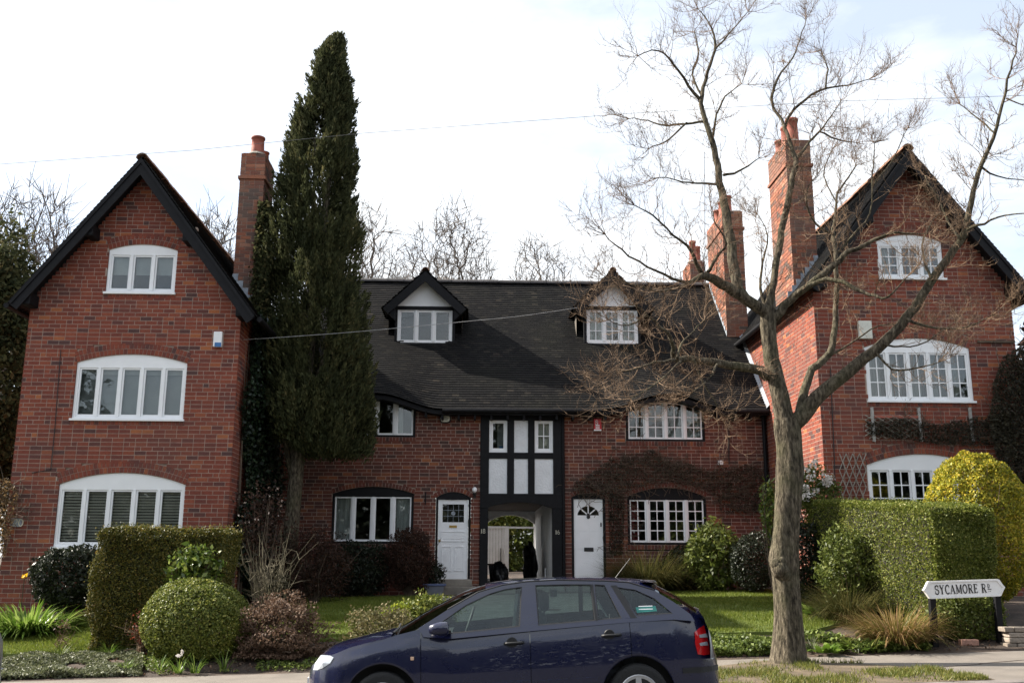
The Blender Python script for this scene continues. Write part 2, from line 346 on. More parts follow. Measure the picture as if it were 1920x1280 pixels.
def wallpart(parent, name, O, U, N, iv, z0, z1, m, pick=None, seed=1, arches=(), sills=(), maxp=300, label=None, extra=None):
    w_ = bpy.data.meshes.new(name); wo = link(name, w_, None, parent, label)
    mb, P, F, rd = bricks(wo, O, U, N, iv, z0, z1, m, pick, seed=seed, maxp=maxp)
    Ov, Uv, Nv = Vector(O), Vector(U), Vector(N); rg = random.Random(seed+99); eb = MB()
    def brickquad(pts, dp):
        q = [Ov+Uv*u+Nv*dp+Vector((0, 0, z)) for u, z in pts]; eb.cur = rg.random()
        eb.add(q+[p-Nv*.03 for p in q], [(0, 1, 2, 3), (0, 4, 5, 1), (1, 5, 6, 2), (2, 6, 7, 3), (3, 7, 4, 0)])
    for (uc, hw, zs, zc, rings) in arches:
        h = zc-zs; Rr = (hw*hw+h*h)/(2*h); cz = zc-Rr; th = math.asin(min(1, hw/Rr))
        nseg = 40; band = []
        bp = [(uc-hw-.35, zs), (uc-hw, zs)]+[(u, arcz(u, uc-hw, uc+hw, zs, zc)) for u in np.linspace(uc-hw, uc+hw, 15)][1:-1]+[(uc+hw, zs), (uc+hw+.35, zs), (uc+hw+.35, zc+.4), (uc-hw-.35, zc+.4)]
        mb.prism([Ov+Uv*u-Nv*.03+Vector((0, 0, z)) for u, z in bp], -Nv*.12)
        for i in range(nseg+1):
            a = -th+2*th*i/nseg; band.append((math.sin(a), math.cos(a)))
        r0, r1 = Rr+.003, Rr+.115*rings+.004
        for i in range(nseg):
            (s0, c0), (s1, c1) = band[i], band[i+1]
            q = [(uc+s0*r0, cz+c0*r0), (uc+s1*r0, cz+c1*r0), (uc+s1*r1, cz+c1*r1), (uc+s0*r1, cz+c0*r1)]
            pts = [Ov+Uv*u-Nv*.006+Vector((0, 0, z)) for u, z in q]
            mb.add(pts+[p-Nv*.19 for p in pts], [(0, 1, 2, 3), (0, 4, 5, 1), (2, 6, 7, 3)])
        for j in range(rings):
            ra, rb = Rr+.006+j*.115, Rr+.006+j*.115+.104; nb = int(2*th*(ra+.05)/.078)
            for i in range(nb):
                a0 = -th+2*th*(i+.07)/nb; a1 = -th+2*th*(i+.93)/nb
                brickquad([(uc+math.sin(a)*r, cz+math.cos(a)*r) for a, r in ((a0, ra), (a1, ra), (a1, rb), (a0, rb))], rg.uniform(.001, .004))
    for (u0, u1, z) in sills:                       # brick-on-edge course below a window
        pts = [Ov+Uv*u-Nv*.006+Vector((0, 0, zz)) for u, zz in ((u0, z-.112), (u1, z-.112), (u1, z), (u0, z))]
        mb.add(pts+[p-Nv*.19 for p in pts], [(0, 1, 2, 3), (0, 4, 5, 1), (2, 6, 7, 3)])
        n = int((u1-u0)/.078)
        for i in range(n):
            a = u0+(u1-u0)*i/n; brickquad([(a+.005, z-.11), (a+(u1-u0)/n-.005, z-.11), (a+(u1-u0)/n-.005, z-.004), (a+.005, z-.004)], rg.uniform(.002, .006))
    o0 = org(parent); w_.from_pydata([(v[0]-o0.x, v[1]-o0.y, v[2]-o0.z) for v in mb.v], [], mb.f); w_.materials.append(MORTAR); w_.update()
    npobj('brickwork', P, F, m, wo, rnd=rd, kind='stuff')
    if eb.v: eb.build('arch_brickwork', m, wo, rnd=True, kind='stuff')
    return wo
def minus(a, b, cuts):
    out = [(a, b)]
    for c, d in cuts:
        nx = []
        for p, q in out:
            if d <= p or c >= q: nx.append((p, q)); continue
            if c > p: nx.append((p, c))
            if d < q: nx.append((d, q))
        out = nx
    return out
def archcut(x0, x1, z0, zs, zc, rings=2, sill=True):
    """interval cut by a segment-headed opening, its brick arch and its sill course"""
    uc, hw, h = (x0+x1)/2, (x1-x0)/2, zc-zs; Rr = (hw*hw+h*h)/(2*h); cz = zc-Rr; th = math.asin(min(1, hw/Rr)); Re = Rr+.115*rings; sk = hw+.115*rings*math.sin(th)
    def f(z):
        if z0-(.115 if sill else 0) <= z < z0: return (x0-.02, x1+.02)
        if z0 <= z < zs: return (x0, x1)
        if zs <= z < cz+Re-.03:
            hh = min(sk, math.sqrt(max(0, Re*Re-(z-cz)**2))); lim = hw+(z-zs)*math.tan(th)
            return (uc-min(hh, lim), uc+min(hh, lim))
        return None
    return f

# ------------------------------------------------------------------ windows
def arcz(x, x0, x1, zs, zc):
    uc, hw, h = (x0+x1)/2, (x1-x0)/2, max(1e-4, zc-zs); Rr = (hw*hw+h*h)/(2*h); return zc-Rr+math.sqrt(max(0, Rr*Rr-(x-uc)**2))
def window(house, x0, x1, z0, zs, zc, Y, nl, nx=1, ny=1, outer=None, fmat=None, follow=False, sill=True, head=.10, inside=None, bar=.022, label=None, mw=.055, room=2.2):
    """multi-light casement window: frame (with arched head board), casements, each pane, sill, room behind.
    follow=True lets the casement tops follow the arch"""
    fmat = fmat or WHITE; o = MB(); fw = .055
    yf, yb = Y-outer if outer else Y+.03, Y+.13
    arc = [(x, arcz(x, x0, x1, zs, zc)) for x in np.linspace(x0, x1, 15)]
    if follow: topz = lambda x: arcz(x, x0, x1, zs, zc)-.05
    else: topz = lambda x: zs-head+.0
    if not follow: o.xzprism([(x1, zs-head), (x0, zs-head)]+arc, yf, yb)
    else:
        for i in range(14):
            (a, za), (b, zb2) = arc[i], arc[i+1]; o.xzprism([(a, za-.05), (b, zb2-.05), (b, zb2), (a, za)], yf, yb)
    o.box(x0, x0+fw, yf, yb, z0, (zs-head) if not follow else zs-.05); o.box(x1-fw, x1, yf, yb, z0, (zs-head) if not follow else zs-.05)
    o.box(x0+fw, x1-fw, yf, yb, z0, z0+fw)
    win = o.build('window', fmat, house, label=label)
    if sill: MB().box(x0-.03, x1+.03, Y-.05, Y+.1, z0-.035, z0+.012).build('sill', WHITE, win, bevel=.006)
    xa, xb = x0+fw, x1-fw; wl = (xb-xa-mw*(nl-1))/nl
    for i in range(nl):
        a = xa+i*(wl+mw); b = a+wl
        if i < nl-1:
            tz = topz(b+mw/2); MB().box(b+.001, b+mw-.001, yf-.012, yb, z0+fw, tz).build('mullion', WHITE, win)
        zb_ = z0+fw; ta, tb = topz(a), topz(b); c = MB(); s = .035; yc0, yc1 = yf+.018, yf+.06
        def zt(x): return ta+(tb-ta)*(x-a)/(b-a)
        c.box(a+.002, a+s, yc0, yc1, zb_+.002, ta-.002 if not follow else min(ta, zt(a+s))-.002); c.box(b-s, b-.002, yc0, yc1, zb_+.002, tb-.002 if not follow else min(tb, zt(b-s))-.002)
        c.box(a+s, b-s, yc0, yc1, zb_+.002, zb_+s+.012)
        c.xzprism([(a+s, zt(a+s)-s), (b-s, zt(b-s)-s), (b-s, zt(b-s)-.002), (a+s, zt(a+s)-.002)], yc0, yc1)
        pa, pb, pz0 = a+s, b-s, zb_+s+.012
        for j in range(1, nx):
            x = pa+(pb-pa)*j/nx; c.box(x-bar/2, x+bar/2, yc0+.006, yc1-.004, pz0, zt(x)-s)
        zmin = min(ta, tb)-s if not follow else max(zs-.09, pz0+.2)
        for j in range(1, ny):
            z = pz0+((zmin if not follow else (zs+zc)/2-.08)-pz0)*j/ny; c.box(pa, pb, yc0+.004, yc1-.006, z-bar/2, z+bar/2)
        c.build('casement', WHITE, win)
        for ix in range(nx):
            qa, qb = pa+(pb-pa)*ix/nx+(bar/2 if ix else 0), pa+(pb-pa)*(ix+1)/nx-(bar/2 if ix < nx-1 else 0)
            for iy in range(ny):
                zr = (zmin if not follow else (zs+zc)/2-.08)
                r0 = pz0+(zr-pz0)*iy/ny+(bar/2 if iy else 0)
                if iy < ny-1: r1a = r1b = pz0+(zr-pz0)*(iy+1)/ny-bar/2
                else: r1a, r1b = zt(qa)-s, zt(qb)-s
                MB().xzprism([(qa, r0), (qb, r0), (qb, r1b), (qa, r1a)], yf+.036, yf+.041).build('pane', GLASS, win)
    # the room behind
    r = MB(); q = .25; X0, X1, Z0, Z1, Y0, Y1 = x0-q, x1+q, z0-.35, zc+.12, yb+.09, yb+room
    r.add([(X0,Y0,Z0),(X1,Y0,Z0),(X1,Y1,Z0),(X0,Y1,Z0),(X0,Y0,Z1),(X1,Y0,Z1),(X1,Y1,Z1),(X0,Y1,Z1)], [(0,1,2,3),(7,6,5,4),(1,5,6,2),(2,6,7,3),(3,7,4,0)])
    me = r.build('room', ROOM, win)
    lights = [(xa+i*(wl+mw), xa+i*(wl+mw)+wl) for i in range(nl)]
    if inside: inside(win, lights, z0+fw, zs-(head if not follow else .05), yb+.03)
    return win
def wavy(x0, x1, z0, z1, y, n=40, amp=.02, fr=60):
    m_ = MB(); xs = np.linspace(x0, x1, n)
    vs = []
    for x in xs: yy = y+amp*math.sin(x*fr)+.4*amp*math.sin(x*fr*2.3+1); vs += [(x, yy, z0), (x, yy, z1)]
    m_.add(vs, [(2*i, 2*i+2, 2*i+3, 2*i+1) for i in range(n-1)]); return m_
# ------------------------------------------------------------------ roof tiles
def tiles(roof, frames, key=None, maxp=300, tw=.163, tl=.165, th=.017, m=None):
    """frames: list of (origin, across, upslope, normal) of single plain tiles"""
    m = m or TILE; n = len(frames); rg = random.Random(5); order = list(range(n))
    ind = set()
    if key:
        order.sort(key=lambda i: key(frames[i])); ind = set(order[:maxp])
        me = MB().box(-tw/2, tw/2, 0, tl, 0, th); bm_ = bpy.data.meshes.new('tile')
        # tail lifted: shear the slab so that it lies over the course below
        vs = [(x, y, z+.022*(1-y/tl)-.006) for x, y, z in me.v]; bm_.from_pydata(vs, [], me.f); bm_.materials.append(m)
        o0 = org(roof)
        for i in order[:maxp]:
            O, A, B, N = frames[i]; o = bpy.data.objects.new('tile', bm_); COL.objects.link(o); o.parent = roof
            Mx = Matrix((A, B, N)).transposed().to_4x4(); Mx.translation = O-o0; o.matrix_basis = Mx
    rest = [frames[i] for i in range(n) if i not in ind]
    O = np.array([f[0] for f in rest]); A = np.array([f[1] for f in rest]); B = np.array([f[2] for f in rest]); N = np.array([f[3] for f in rest])
    P = []
    for z in (0, th):
        for x, y in ((-tw/2, 0), (tw/2, 0), (tw/2, tl), (-tw/2, tl)):
            zz = z+.022*(1-y/tl)-.006+RNG.normal(0, .0006, len(rest)); P.append(O+A*x+B*y+N*zz[:, None])
    P = np.stack(P, 1).reshape(-1, 3); b0 = (np.arange(len(rest))*8)[:, None]
    F = np.concatenate([b0+np.array(f) for f in ((4, 5, 6, 7), (0, 1, 5, 4), (1, 2, 6, 5), (3, 0, 4, 7))], 0)
    npobj('tiles', P, F, m, roof, rnd=np.tile(RNG.random(len(rest)), 4), kind='stuff')
def slope_frames(P0, A, B, N, wid, ln, gauge=.1, tw=.166):
    """plain rectangle of tiles from the eaves corner P0, across A (length wid), up B (length ln)"""
    fr = []; rows = int(ln/gauge)
    for r in range(rows):
        off = (r % 2)*tw/2; k = int(wid/tw)
        for i in range(k): fr.append((P0+A*(off+tw*(i+.5))+B*(r*gauge), A, B, N))
    return fr
def tubearc(pts, r, k=10):
    return MB().tube(pts, r, k)
def ridge_run(roof, p0, p1, r, m, step=.45, arc=PI*.95):
    p0, p1 = Vector(p0), Vector(p1); n = max(1, int((p1-p0).length/step)); d = (p1-p0)/n; t = d.normalized(); s = t.cross(Vector((0, 0, 1))).normalized()
    for i in range(n):
        a = p0+d*i+t*.006; b = p0+d*(i+1)-t*.006; mb = MB(); vs = []
        rr = r*(1+.04*((i*7) % 3-1))
        for p in (a, b):
            for j in range(9):
                an = -arc/2+arc*j/8; off = s*math.sin(an)*rr+Vector((0, 0, 1))*math.cos(an)*rr
                vs.append(p+off)
            for j in range(8, -1, -1):
                an = -arc/2+arc*j/8; off = s*math.sin(an)*(rr-.018)+Vector((0, 0, 1))*math.cos(an)*(rr-.018); vs.append(p+off)
        fs = [(j, (j+1) % 18, 18+(j+1) % 18, 18+j) for j in range(18)]
        for e in (0, 18): fs += [(e+j, e+j+1, e+16-j, e+17-j) for j in range(8)]
        mb.add(vs, fs).build('ridge_tile', m, roof)
def chimney(parent, x0, x1, y0, y1, zb, zt, pots, seed=3, side=-1, lead=None, band=None):
    c = MB().box(x0+.009, x1-.009, y0+.009, y1-.009, zb, zt-.05)
    c.box(x0+.03, x1-.03, y0+.03, y1-.03, zt-.05, zt)
    ch = c.build('chimney', MORTAR, parent)
    out = []
    for (O, U, N, w_) in (((x0, y0, 0), (1, 0, 0), (0, -1, 0), x1-x0), ((x0, y0, 0) if side < 0 else (x1, y0, 0), (0, 1, 0), (side, 0, 0), y1-y0),
                          ((x1, y0, 0) if side < 0 else (x0, y0, 0), (0, 1, 0), (-side, 0, 0), y1-y0)):
        out.append(bricks(ch, O, U, N, lambda z, w_=w_: [(0, w_)], zb, zt-.05, STACK, seed=seed)[1:])
    n = 0; Ps = []; Fs = []; Rs = []
    for P, F, rd in out: Ps.append(P); Fs.append(F+n); Rs.append(rd); n += len(P)
    npobj('brickwork', np.concatenate(Ps), np.concatenate(Fs), STACK, ch, rnd=np.concatenate(Rs), kind='stuff')
    if band:
        b = MB(); b.box(x0-.035, x1+.035, y0-.035, y1+.035, band, band+.07); b.build('string_course', STACK, ch)
    for (px, py, r, h) in pots:
        MB().lathe([(r*1.12, zt-.03), (r*1.05, zt+.05), (r*.97, zt+h*.5), (r*.92, zt+h*.9), (r*1.06, zt+h*.91), (r*1.06, zt+h), (r*.85, zt+h), (r*.8, zt+h*.5)], (px, py, 0), k=20).build('chimney_pot', CLAY, ch, smooth=True)
    f = MB()
    for (px, py, r, h) in pots: f.lathe([(r*1.7, zt-.01), (r*1.2, zt+.06), (r*1.1, zt+.065)], (px, py, 0), k=14)
    f.build('flaunching', CONC, ch)
    return ch

TAN = math.tan(R_(53)); CP, SP = math.cos(R_(53)), math.sin(R_(53))
def wing(name, label, xL, xR, xa, za, hes, zg, wins, side, pick, seed, sidepick):
    """three-storey gabled wing: front and side walls, roof with tiles, bargeboards, windows"""
    h = thing(name, label, 'house', ((xL+xR)/2, YW, zg)); yf = YW-.42; yb = 28.
    def gx(z): d = max(0, (za-.14-z)/TAN); return max(xL, xa-d), min(xR, xa+d)
    cuts = [archcut(*wn[:5]) for wn in wins]
    def iv(z):
        a, b = gx(z)
        return minus(a, b, [c for c in (f(z) for f in cuts) if c]) if b-a > .05 else []
    wallpart(h, 'front_wall', (0, YW, 0), (1, 0, 0), (0, -1, 0), iv, zg, za-.2, BRICK, pick, seed,
             arches=[((a+b)/2, (b-a)/2, zs, zc, 2) for a, b, z0, zs, zc in [wn[:5] for wn in wins]], sills=[(wn[0]-.02, wn[1]+.02, wn[2]) for wn in wins], maxp=220 if sidepick else 300)
    ze = za-.14-(xR-xa)*TAN
    # inner side wall that closes the forecourt
    xs_ = xR if side > 0 else xL
    wallpart(h, 'side_wall', (xs_, YW+.005, 0), (0, 1, 0), (side, 0, 0), lambda z: [(0.003, 8.2)], zg, ze+.12, BRICK, sidepick, seed+5, maxp=80)
    MB().box(xL+.215, xL+.3, YW+.2, yb, zg, ze).box(xR-.3, xR-.215, YW+.2, yb, zg, ze).box(xL+.2, xR-.2, yb-.2, yb, zg, ze).build('rear_wall', BRICK, h)
    # roof slabs
    rf = MB()
    for s in (-1, 1):
        he = hes[(s+1)//2]; e = (xa+s*he, za-he*TAN); n = (s*SP, CP)
        rf.xzprism([(xa, za-.02), e, (e[0]-n[0]*.07, e[1]-n[1]*.07), (xa, za-.02-.07/CP)], yf+.03, yb)
    roof = rf.build('roof', BLACK, h)
    fr = []
    for s in (-1, 1):
        he = hes[(s+1)//2]; B = Vector((-s*CP, 0, SP)); N = Vector((s*SP, 0, CP)); A = Vector((0, 1, 0)) if s < 0 else Vector((0, 1, 0))
        P0 = Vector((xa+s*(he+.04), yf, za-(he+.04)*TAN))+N*.004
        A2 = A
        if A2.cross(B).dot(N) < 0: pass
        ln = (he+.04)/CP-.03
        for f in slope_frames(P0, A2, B, N, yb-yf, ln, .1):
            fr.append(f)
        for r in range(1, int(ln/.1), 2): fr.append((P0+A2*.0815+B*(r*.1)+N*.0015, A2, B, N))
    tiles(roof, fr, key=lambda f: (f[0]-Vector((0, 0, EYE))).length+(0 if f[3].x*side > 0 else 3), maxp=300)
    ridge_run(roof, (xa, yf-.02, za-.02), (xa, yb, za-.02), .13, RIDGEB)
    # bargeboards, soffit boards and purlin ends
    for s in (-1, 1):
        he = hes[(s+1)//2]; e = (xa+s*(he+.02), za-.03-(he+.02)*TAN); n = (s*SP, CP); d = .20
        MB().xzprism([(xa, za-.05), e, (e[0]-n[0]*d, e[1]-n[1]*d), (xa, za-.05-d/CP)], yf-.02, yf+.03).build('bargeboard', BLACK, h)
        MB().xzprism([(xa, za-.03), (e[0], e[1]+.02), (e[0]-n[0]*.06, e[1]+.02-n[1]*.06), (xa, za-.03-.06/CP)], yf-.045, yf-.022).build('verge_fillet', BLACK, h)
        for q in (.42, .9):
            x = xa+s*he*q*.98; z = za-abs(x-xa)*TAN-.26
            MB().xzprism([(x-.09, z-.16), (x+.09, z-.16), (x+.09, z+.1), (x-.09, z+.1)], yf+.035, YW+.1).build('purlin_end', BLACK, h, bevel=.02)
        # eaves gutter along the side
        g = MB(); xg = xa+s*(he+.1); zg_ = za-(he+.06)*TAN
        g.tube([(xg, yf+.05, zg_), (xg, yb, zg_)], .055, 10); g.build('gutter', BLACK, h)
    return h
BEIGE = mat('beige_blind', (.82, .73, .60), .7, .05, 3)
def blind_slats(win, lights, z0, z1, y):
    for a, b in lights:
        m_ = MB(); z = z0+.02
        while z < z1: m_.add([(a-.02, y-.02, z), (b+.02, y-.02, z), (b+.02, y-.002, z+.040), (a-.02, y-.002, z+.040)], [(0, 1, 2, 3)]); z += .056
        m_.build('venetian_blind', BEIGE, win)
def roller(frac, m=None, draw=None):
    def f(win, lights, z0, z1, y):
        for a, b in lights: MB().box(a-.02, b+.02, y, y+.006, z1-(z1-z0)*frac, z1+.02).build('roller_blind', m or NET, win)
        if draw: draw(win, lights, z0, z1, y+.06)
    return f
def nets(which, m=None, frac=1.0):
    def f(win, lights, z0, z1, y):
        for i in which:
            a, b = lights[i]; wavy(a-.03, a+(b-a)*frac+.02, z0-.03, z1+.02, y+.03, amp=.014).build('curtain', m or NET, win, smooth=True)
    return f
def W3(a, b, c, Y=YW):
    """window from the photograph's bottom-left, bottom-right and crown/spring heights: (x0,x1,z0,zs,zc)"""
    return None
GREY = mat('grey_blind', (.40, .39, .37), .8, .1, 3)
REDC = mat('red_curtain', (.30, .03, .035), .9, .6, 18)
def wx(l, r, bot, spr, crn, Y):
    xc_ = (l+r)/2; x0 = at(l, (bot+spr)/2, Y).x; x1 = at(r, (bot+spr)/2, Y).x
    return (x0, x1, at(xc_, bot, Y).z, at(xc_, spr, Y).z, at(xc_, crn, Y).z)
# --- left wing
LWIN = [wx(201, 330, 549, 469, 458, YW), wx(139, 347, 786, 680, 664, YW), wx(105, 343, 1026, 908, 886, YW)]
LW = wing('gabled_house', 'red brick gabled house behind the clipped box hedge, Venetian blinds in its lowest window', -9.165, -4.9, -7.04, 9.70, (2.33, 2.50), .45, LWIN, 1,
          lambda u, z: abs(z-2.9)+.0*u+(5 if z < 1.9 else 0), 11, None)
window(LW, *LWIN[0], YW, 3, inside=roller(.52), label='three-light window under the gable with half-drawn white blinds')
window(LW, *LWIN[1], YW, 5, inside=roller(.12, None, roller(1.0, GREY)), label='five-light first-floor window with grey blinds behind the glass')
window(LW, *LWIN[2], YW, 5, inside=blind_slats, head=.10, label='five-light ground-floor window with Venetian blinds')
LCH = chimney(LW, -5.46, -4.915, 20.8, 21.75, 6.4, at(475, 286, 20.8).z, [(-5.16, 21.03, .15, .46), (-5.12, 21.5, .12, .30)], 21, 1, band=at(475, 336, 20.8).z)
# --- right wing
RWIN = [wx(1647, 1768, 522, 453, 440, YW), wx(1625, 1822, 752, 652, 634, YW), wx(1630, 1838, 968, 872, 851, YW)]
RW = wing('gabled_house', 'red brick gabled house with small-paned windows behind the bare street tree', 6.965, 11.18, 9.07, 10.21, (2.28, 2.36), .7, RWIN, -1,
          lambda u, z: abs(z-4.4)+(3 if z < 3.2 else 0), 12, lambda u, z: u+abs(z-5)*.3)
window(RW, *RWIN[0], YW, 3, 2, 3, inside=nets([0, 2], None, .7), label='three-light small-paned window under the gable')
window(RW, *RWIN[1], YW, 5, 2, 3, inside=roller(.0, None, nets([0, 1, 2, 3, 4], GREY, .8)), label='five-light small-paned first-floor window with curtains')
window(RW, *RWIN[2], YW, 5, 2, 3, inside=nets([4], None, .6), label='five-light small-paned ground-floor window behind the yellow shrub')
RCH = chimney(RW, 6.955, 7.53, 20.64, 22.0, 6.9, at(1495, 262, 20.64).z, [(7.22, 20.9, .14, .62), (7.22, 21.3, .13, .6), (7.2, 21.75, .12, .45)], 22, -1, band=at(1495, 312, 20.64).z)
def stepped_lead(parent, pts):
    m_ = MB()
    for i, (p, q) in enumerate(zip(pts[:-1], pts[1:])): pass
# stepped lead flashing where the stacks meet the roofs
def flash(ch, x0, x1, y, slope_z, n=7):
    for i in range(n):
        a = x0+(x1-x0)*i/n; b = x0+(x1-x0)*(i+1)/n; z = max(slope_z(a), slope_z(b)); zl = min(slope_z(a), slope_z(b))
        MB().xzprism([(a, slope_z(a)-.03), (b, slope_z(b)-.03), (b, z+.09), (a, z+.09)], y-.008, y+.002).build('flashing', LEAD, ch)
flash(LCH, -5.47, -4.63, 20.79, lambda x: 9.70-abs(x+7.04)*TAN+.02)
flash(RCH, 6.80, 7.54, 20.63, lambda x: 10.21-abs(x-9.07)*TAN+.02)

# ------------------------------------------------------------------ the recessed pair between the wings
CX0, CX1 = -4.9, 6.965; EY, EZ = 22.93, at(900, 766, 22.93).z; RY, RZc = 26.8, at(1000, 532, 26.8).z
BC = [at(705, 790, YC).x, at(1248, 790, YC).x]
def lift(x): return sum(.36*(.5+.5*math.cos(PI*(x-c)/1.6)) for c in BC if abs(x-c) < 1.6)
def S(x, v): return Vector((x, EY+v*(RY-EY), EZ+.006*x+v*(RZc-EZ-.006*x)+lift(x)*max(0, 1-v/.5)**2))
DORX = [at(797, 600, 24.75).x, at(1148, 600, 24.75).x]
CH = thing('terrace_house', 'low brick pair of houses between the gables, half-timbered passage in its middle', 'house', (1.03, YC, .86))
wC = [wx(622, 775, 1019, 925, 912, YC), wx(1177, 1325, 1021, 931, 914, YC)]
wU = [wx(632, 779, 819, 758, 741, YC), wx(1174, 1321, 827, 764, 749, YC)]
dA = wx(816, 882, 1085, 933, 922, YC); dB = wx(1072, 1136, 1087, 932, 924, YC)
TX0, TX1 = at(901, 850, YC).x, at(1053, 850, YC).x
cutsC = [archcut(*wC[0], rings=1), archcut(*wC[1], rings=1), archcut(*wU[0], rings=0), archcut(*wU[1], rings=0), archcut(*dA, rings=1, sill=False), archcut(*dB, rings=1, sill=False)]
def ivC(z):
    r = minus(CX0+.2, CX1-.01, [c for c in (f(z) for f in cutsC) if c]+[(TX0, TX1)])
    if z > EZ-.05: r = [(a, b) for a, b in r for _ in (0,) if any(abs((a+b)/2-c) < 1.5 for c in BC)]
    if z > EZ-.05:
        rr = []
        for c in BC:
            hwid = 1.6*math.acos(max(-1, min(1, 2*(z+.08-EZ)/.36-1)))/PI if z+.08-EZ < .36 else 0
            if hwid > .1: rr += minus(c-hwid, c+hwid, [q for q in (f(z) for f in cutsC) if q])
        r = rr
    return r
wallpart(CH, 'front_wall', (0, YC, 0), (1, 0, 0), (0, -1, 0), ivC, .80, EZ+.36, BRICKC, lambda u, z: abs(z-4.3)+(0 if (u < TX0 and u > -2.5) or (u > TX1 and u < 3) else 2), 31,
         arches=[((a+b)/2, (b-a)/2, zs, zc, 1) for a, b, z0, zs, zc in (*wC, dA, dB)], sills=[(a-.02, b+.02, z0) for a, b, z0, zs, zc in (*wC, *wU)])
window(CH, *wC[0], YC, 4, fmat=BLACK, sill=False, inside=nets([0, 3]), mw=.06, head=.07, label='four-light ground-floor window with net curtains in a black frame')
window(CH, *wC[1], YC, 4, 2, 4, fmat=BLACK, sill=False, inside=nets([0], REDC, .5), mw=.06, head=.07, label='four-light small-paned ground-floor window beside the fanlight door')
window(CH, *wU[0], YC, 4, fmat=BLACK, sill=False, follow=True, inside=nets([3], None, .3), mw=.06, label='four-light curved-head window half behind the cypress')
window(CH, *wU[1], YC, 4, 2, 3, fmat=BLACK, sill=False, follow=True, inside=nets([2, 3], GREY), mw=.06, label='four-light small-paned window under the swept eaves')
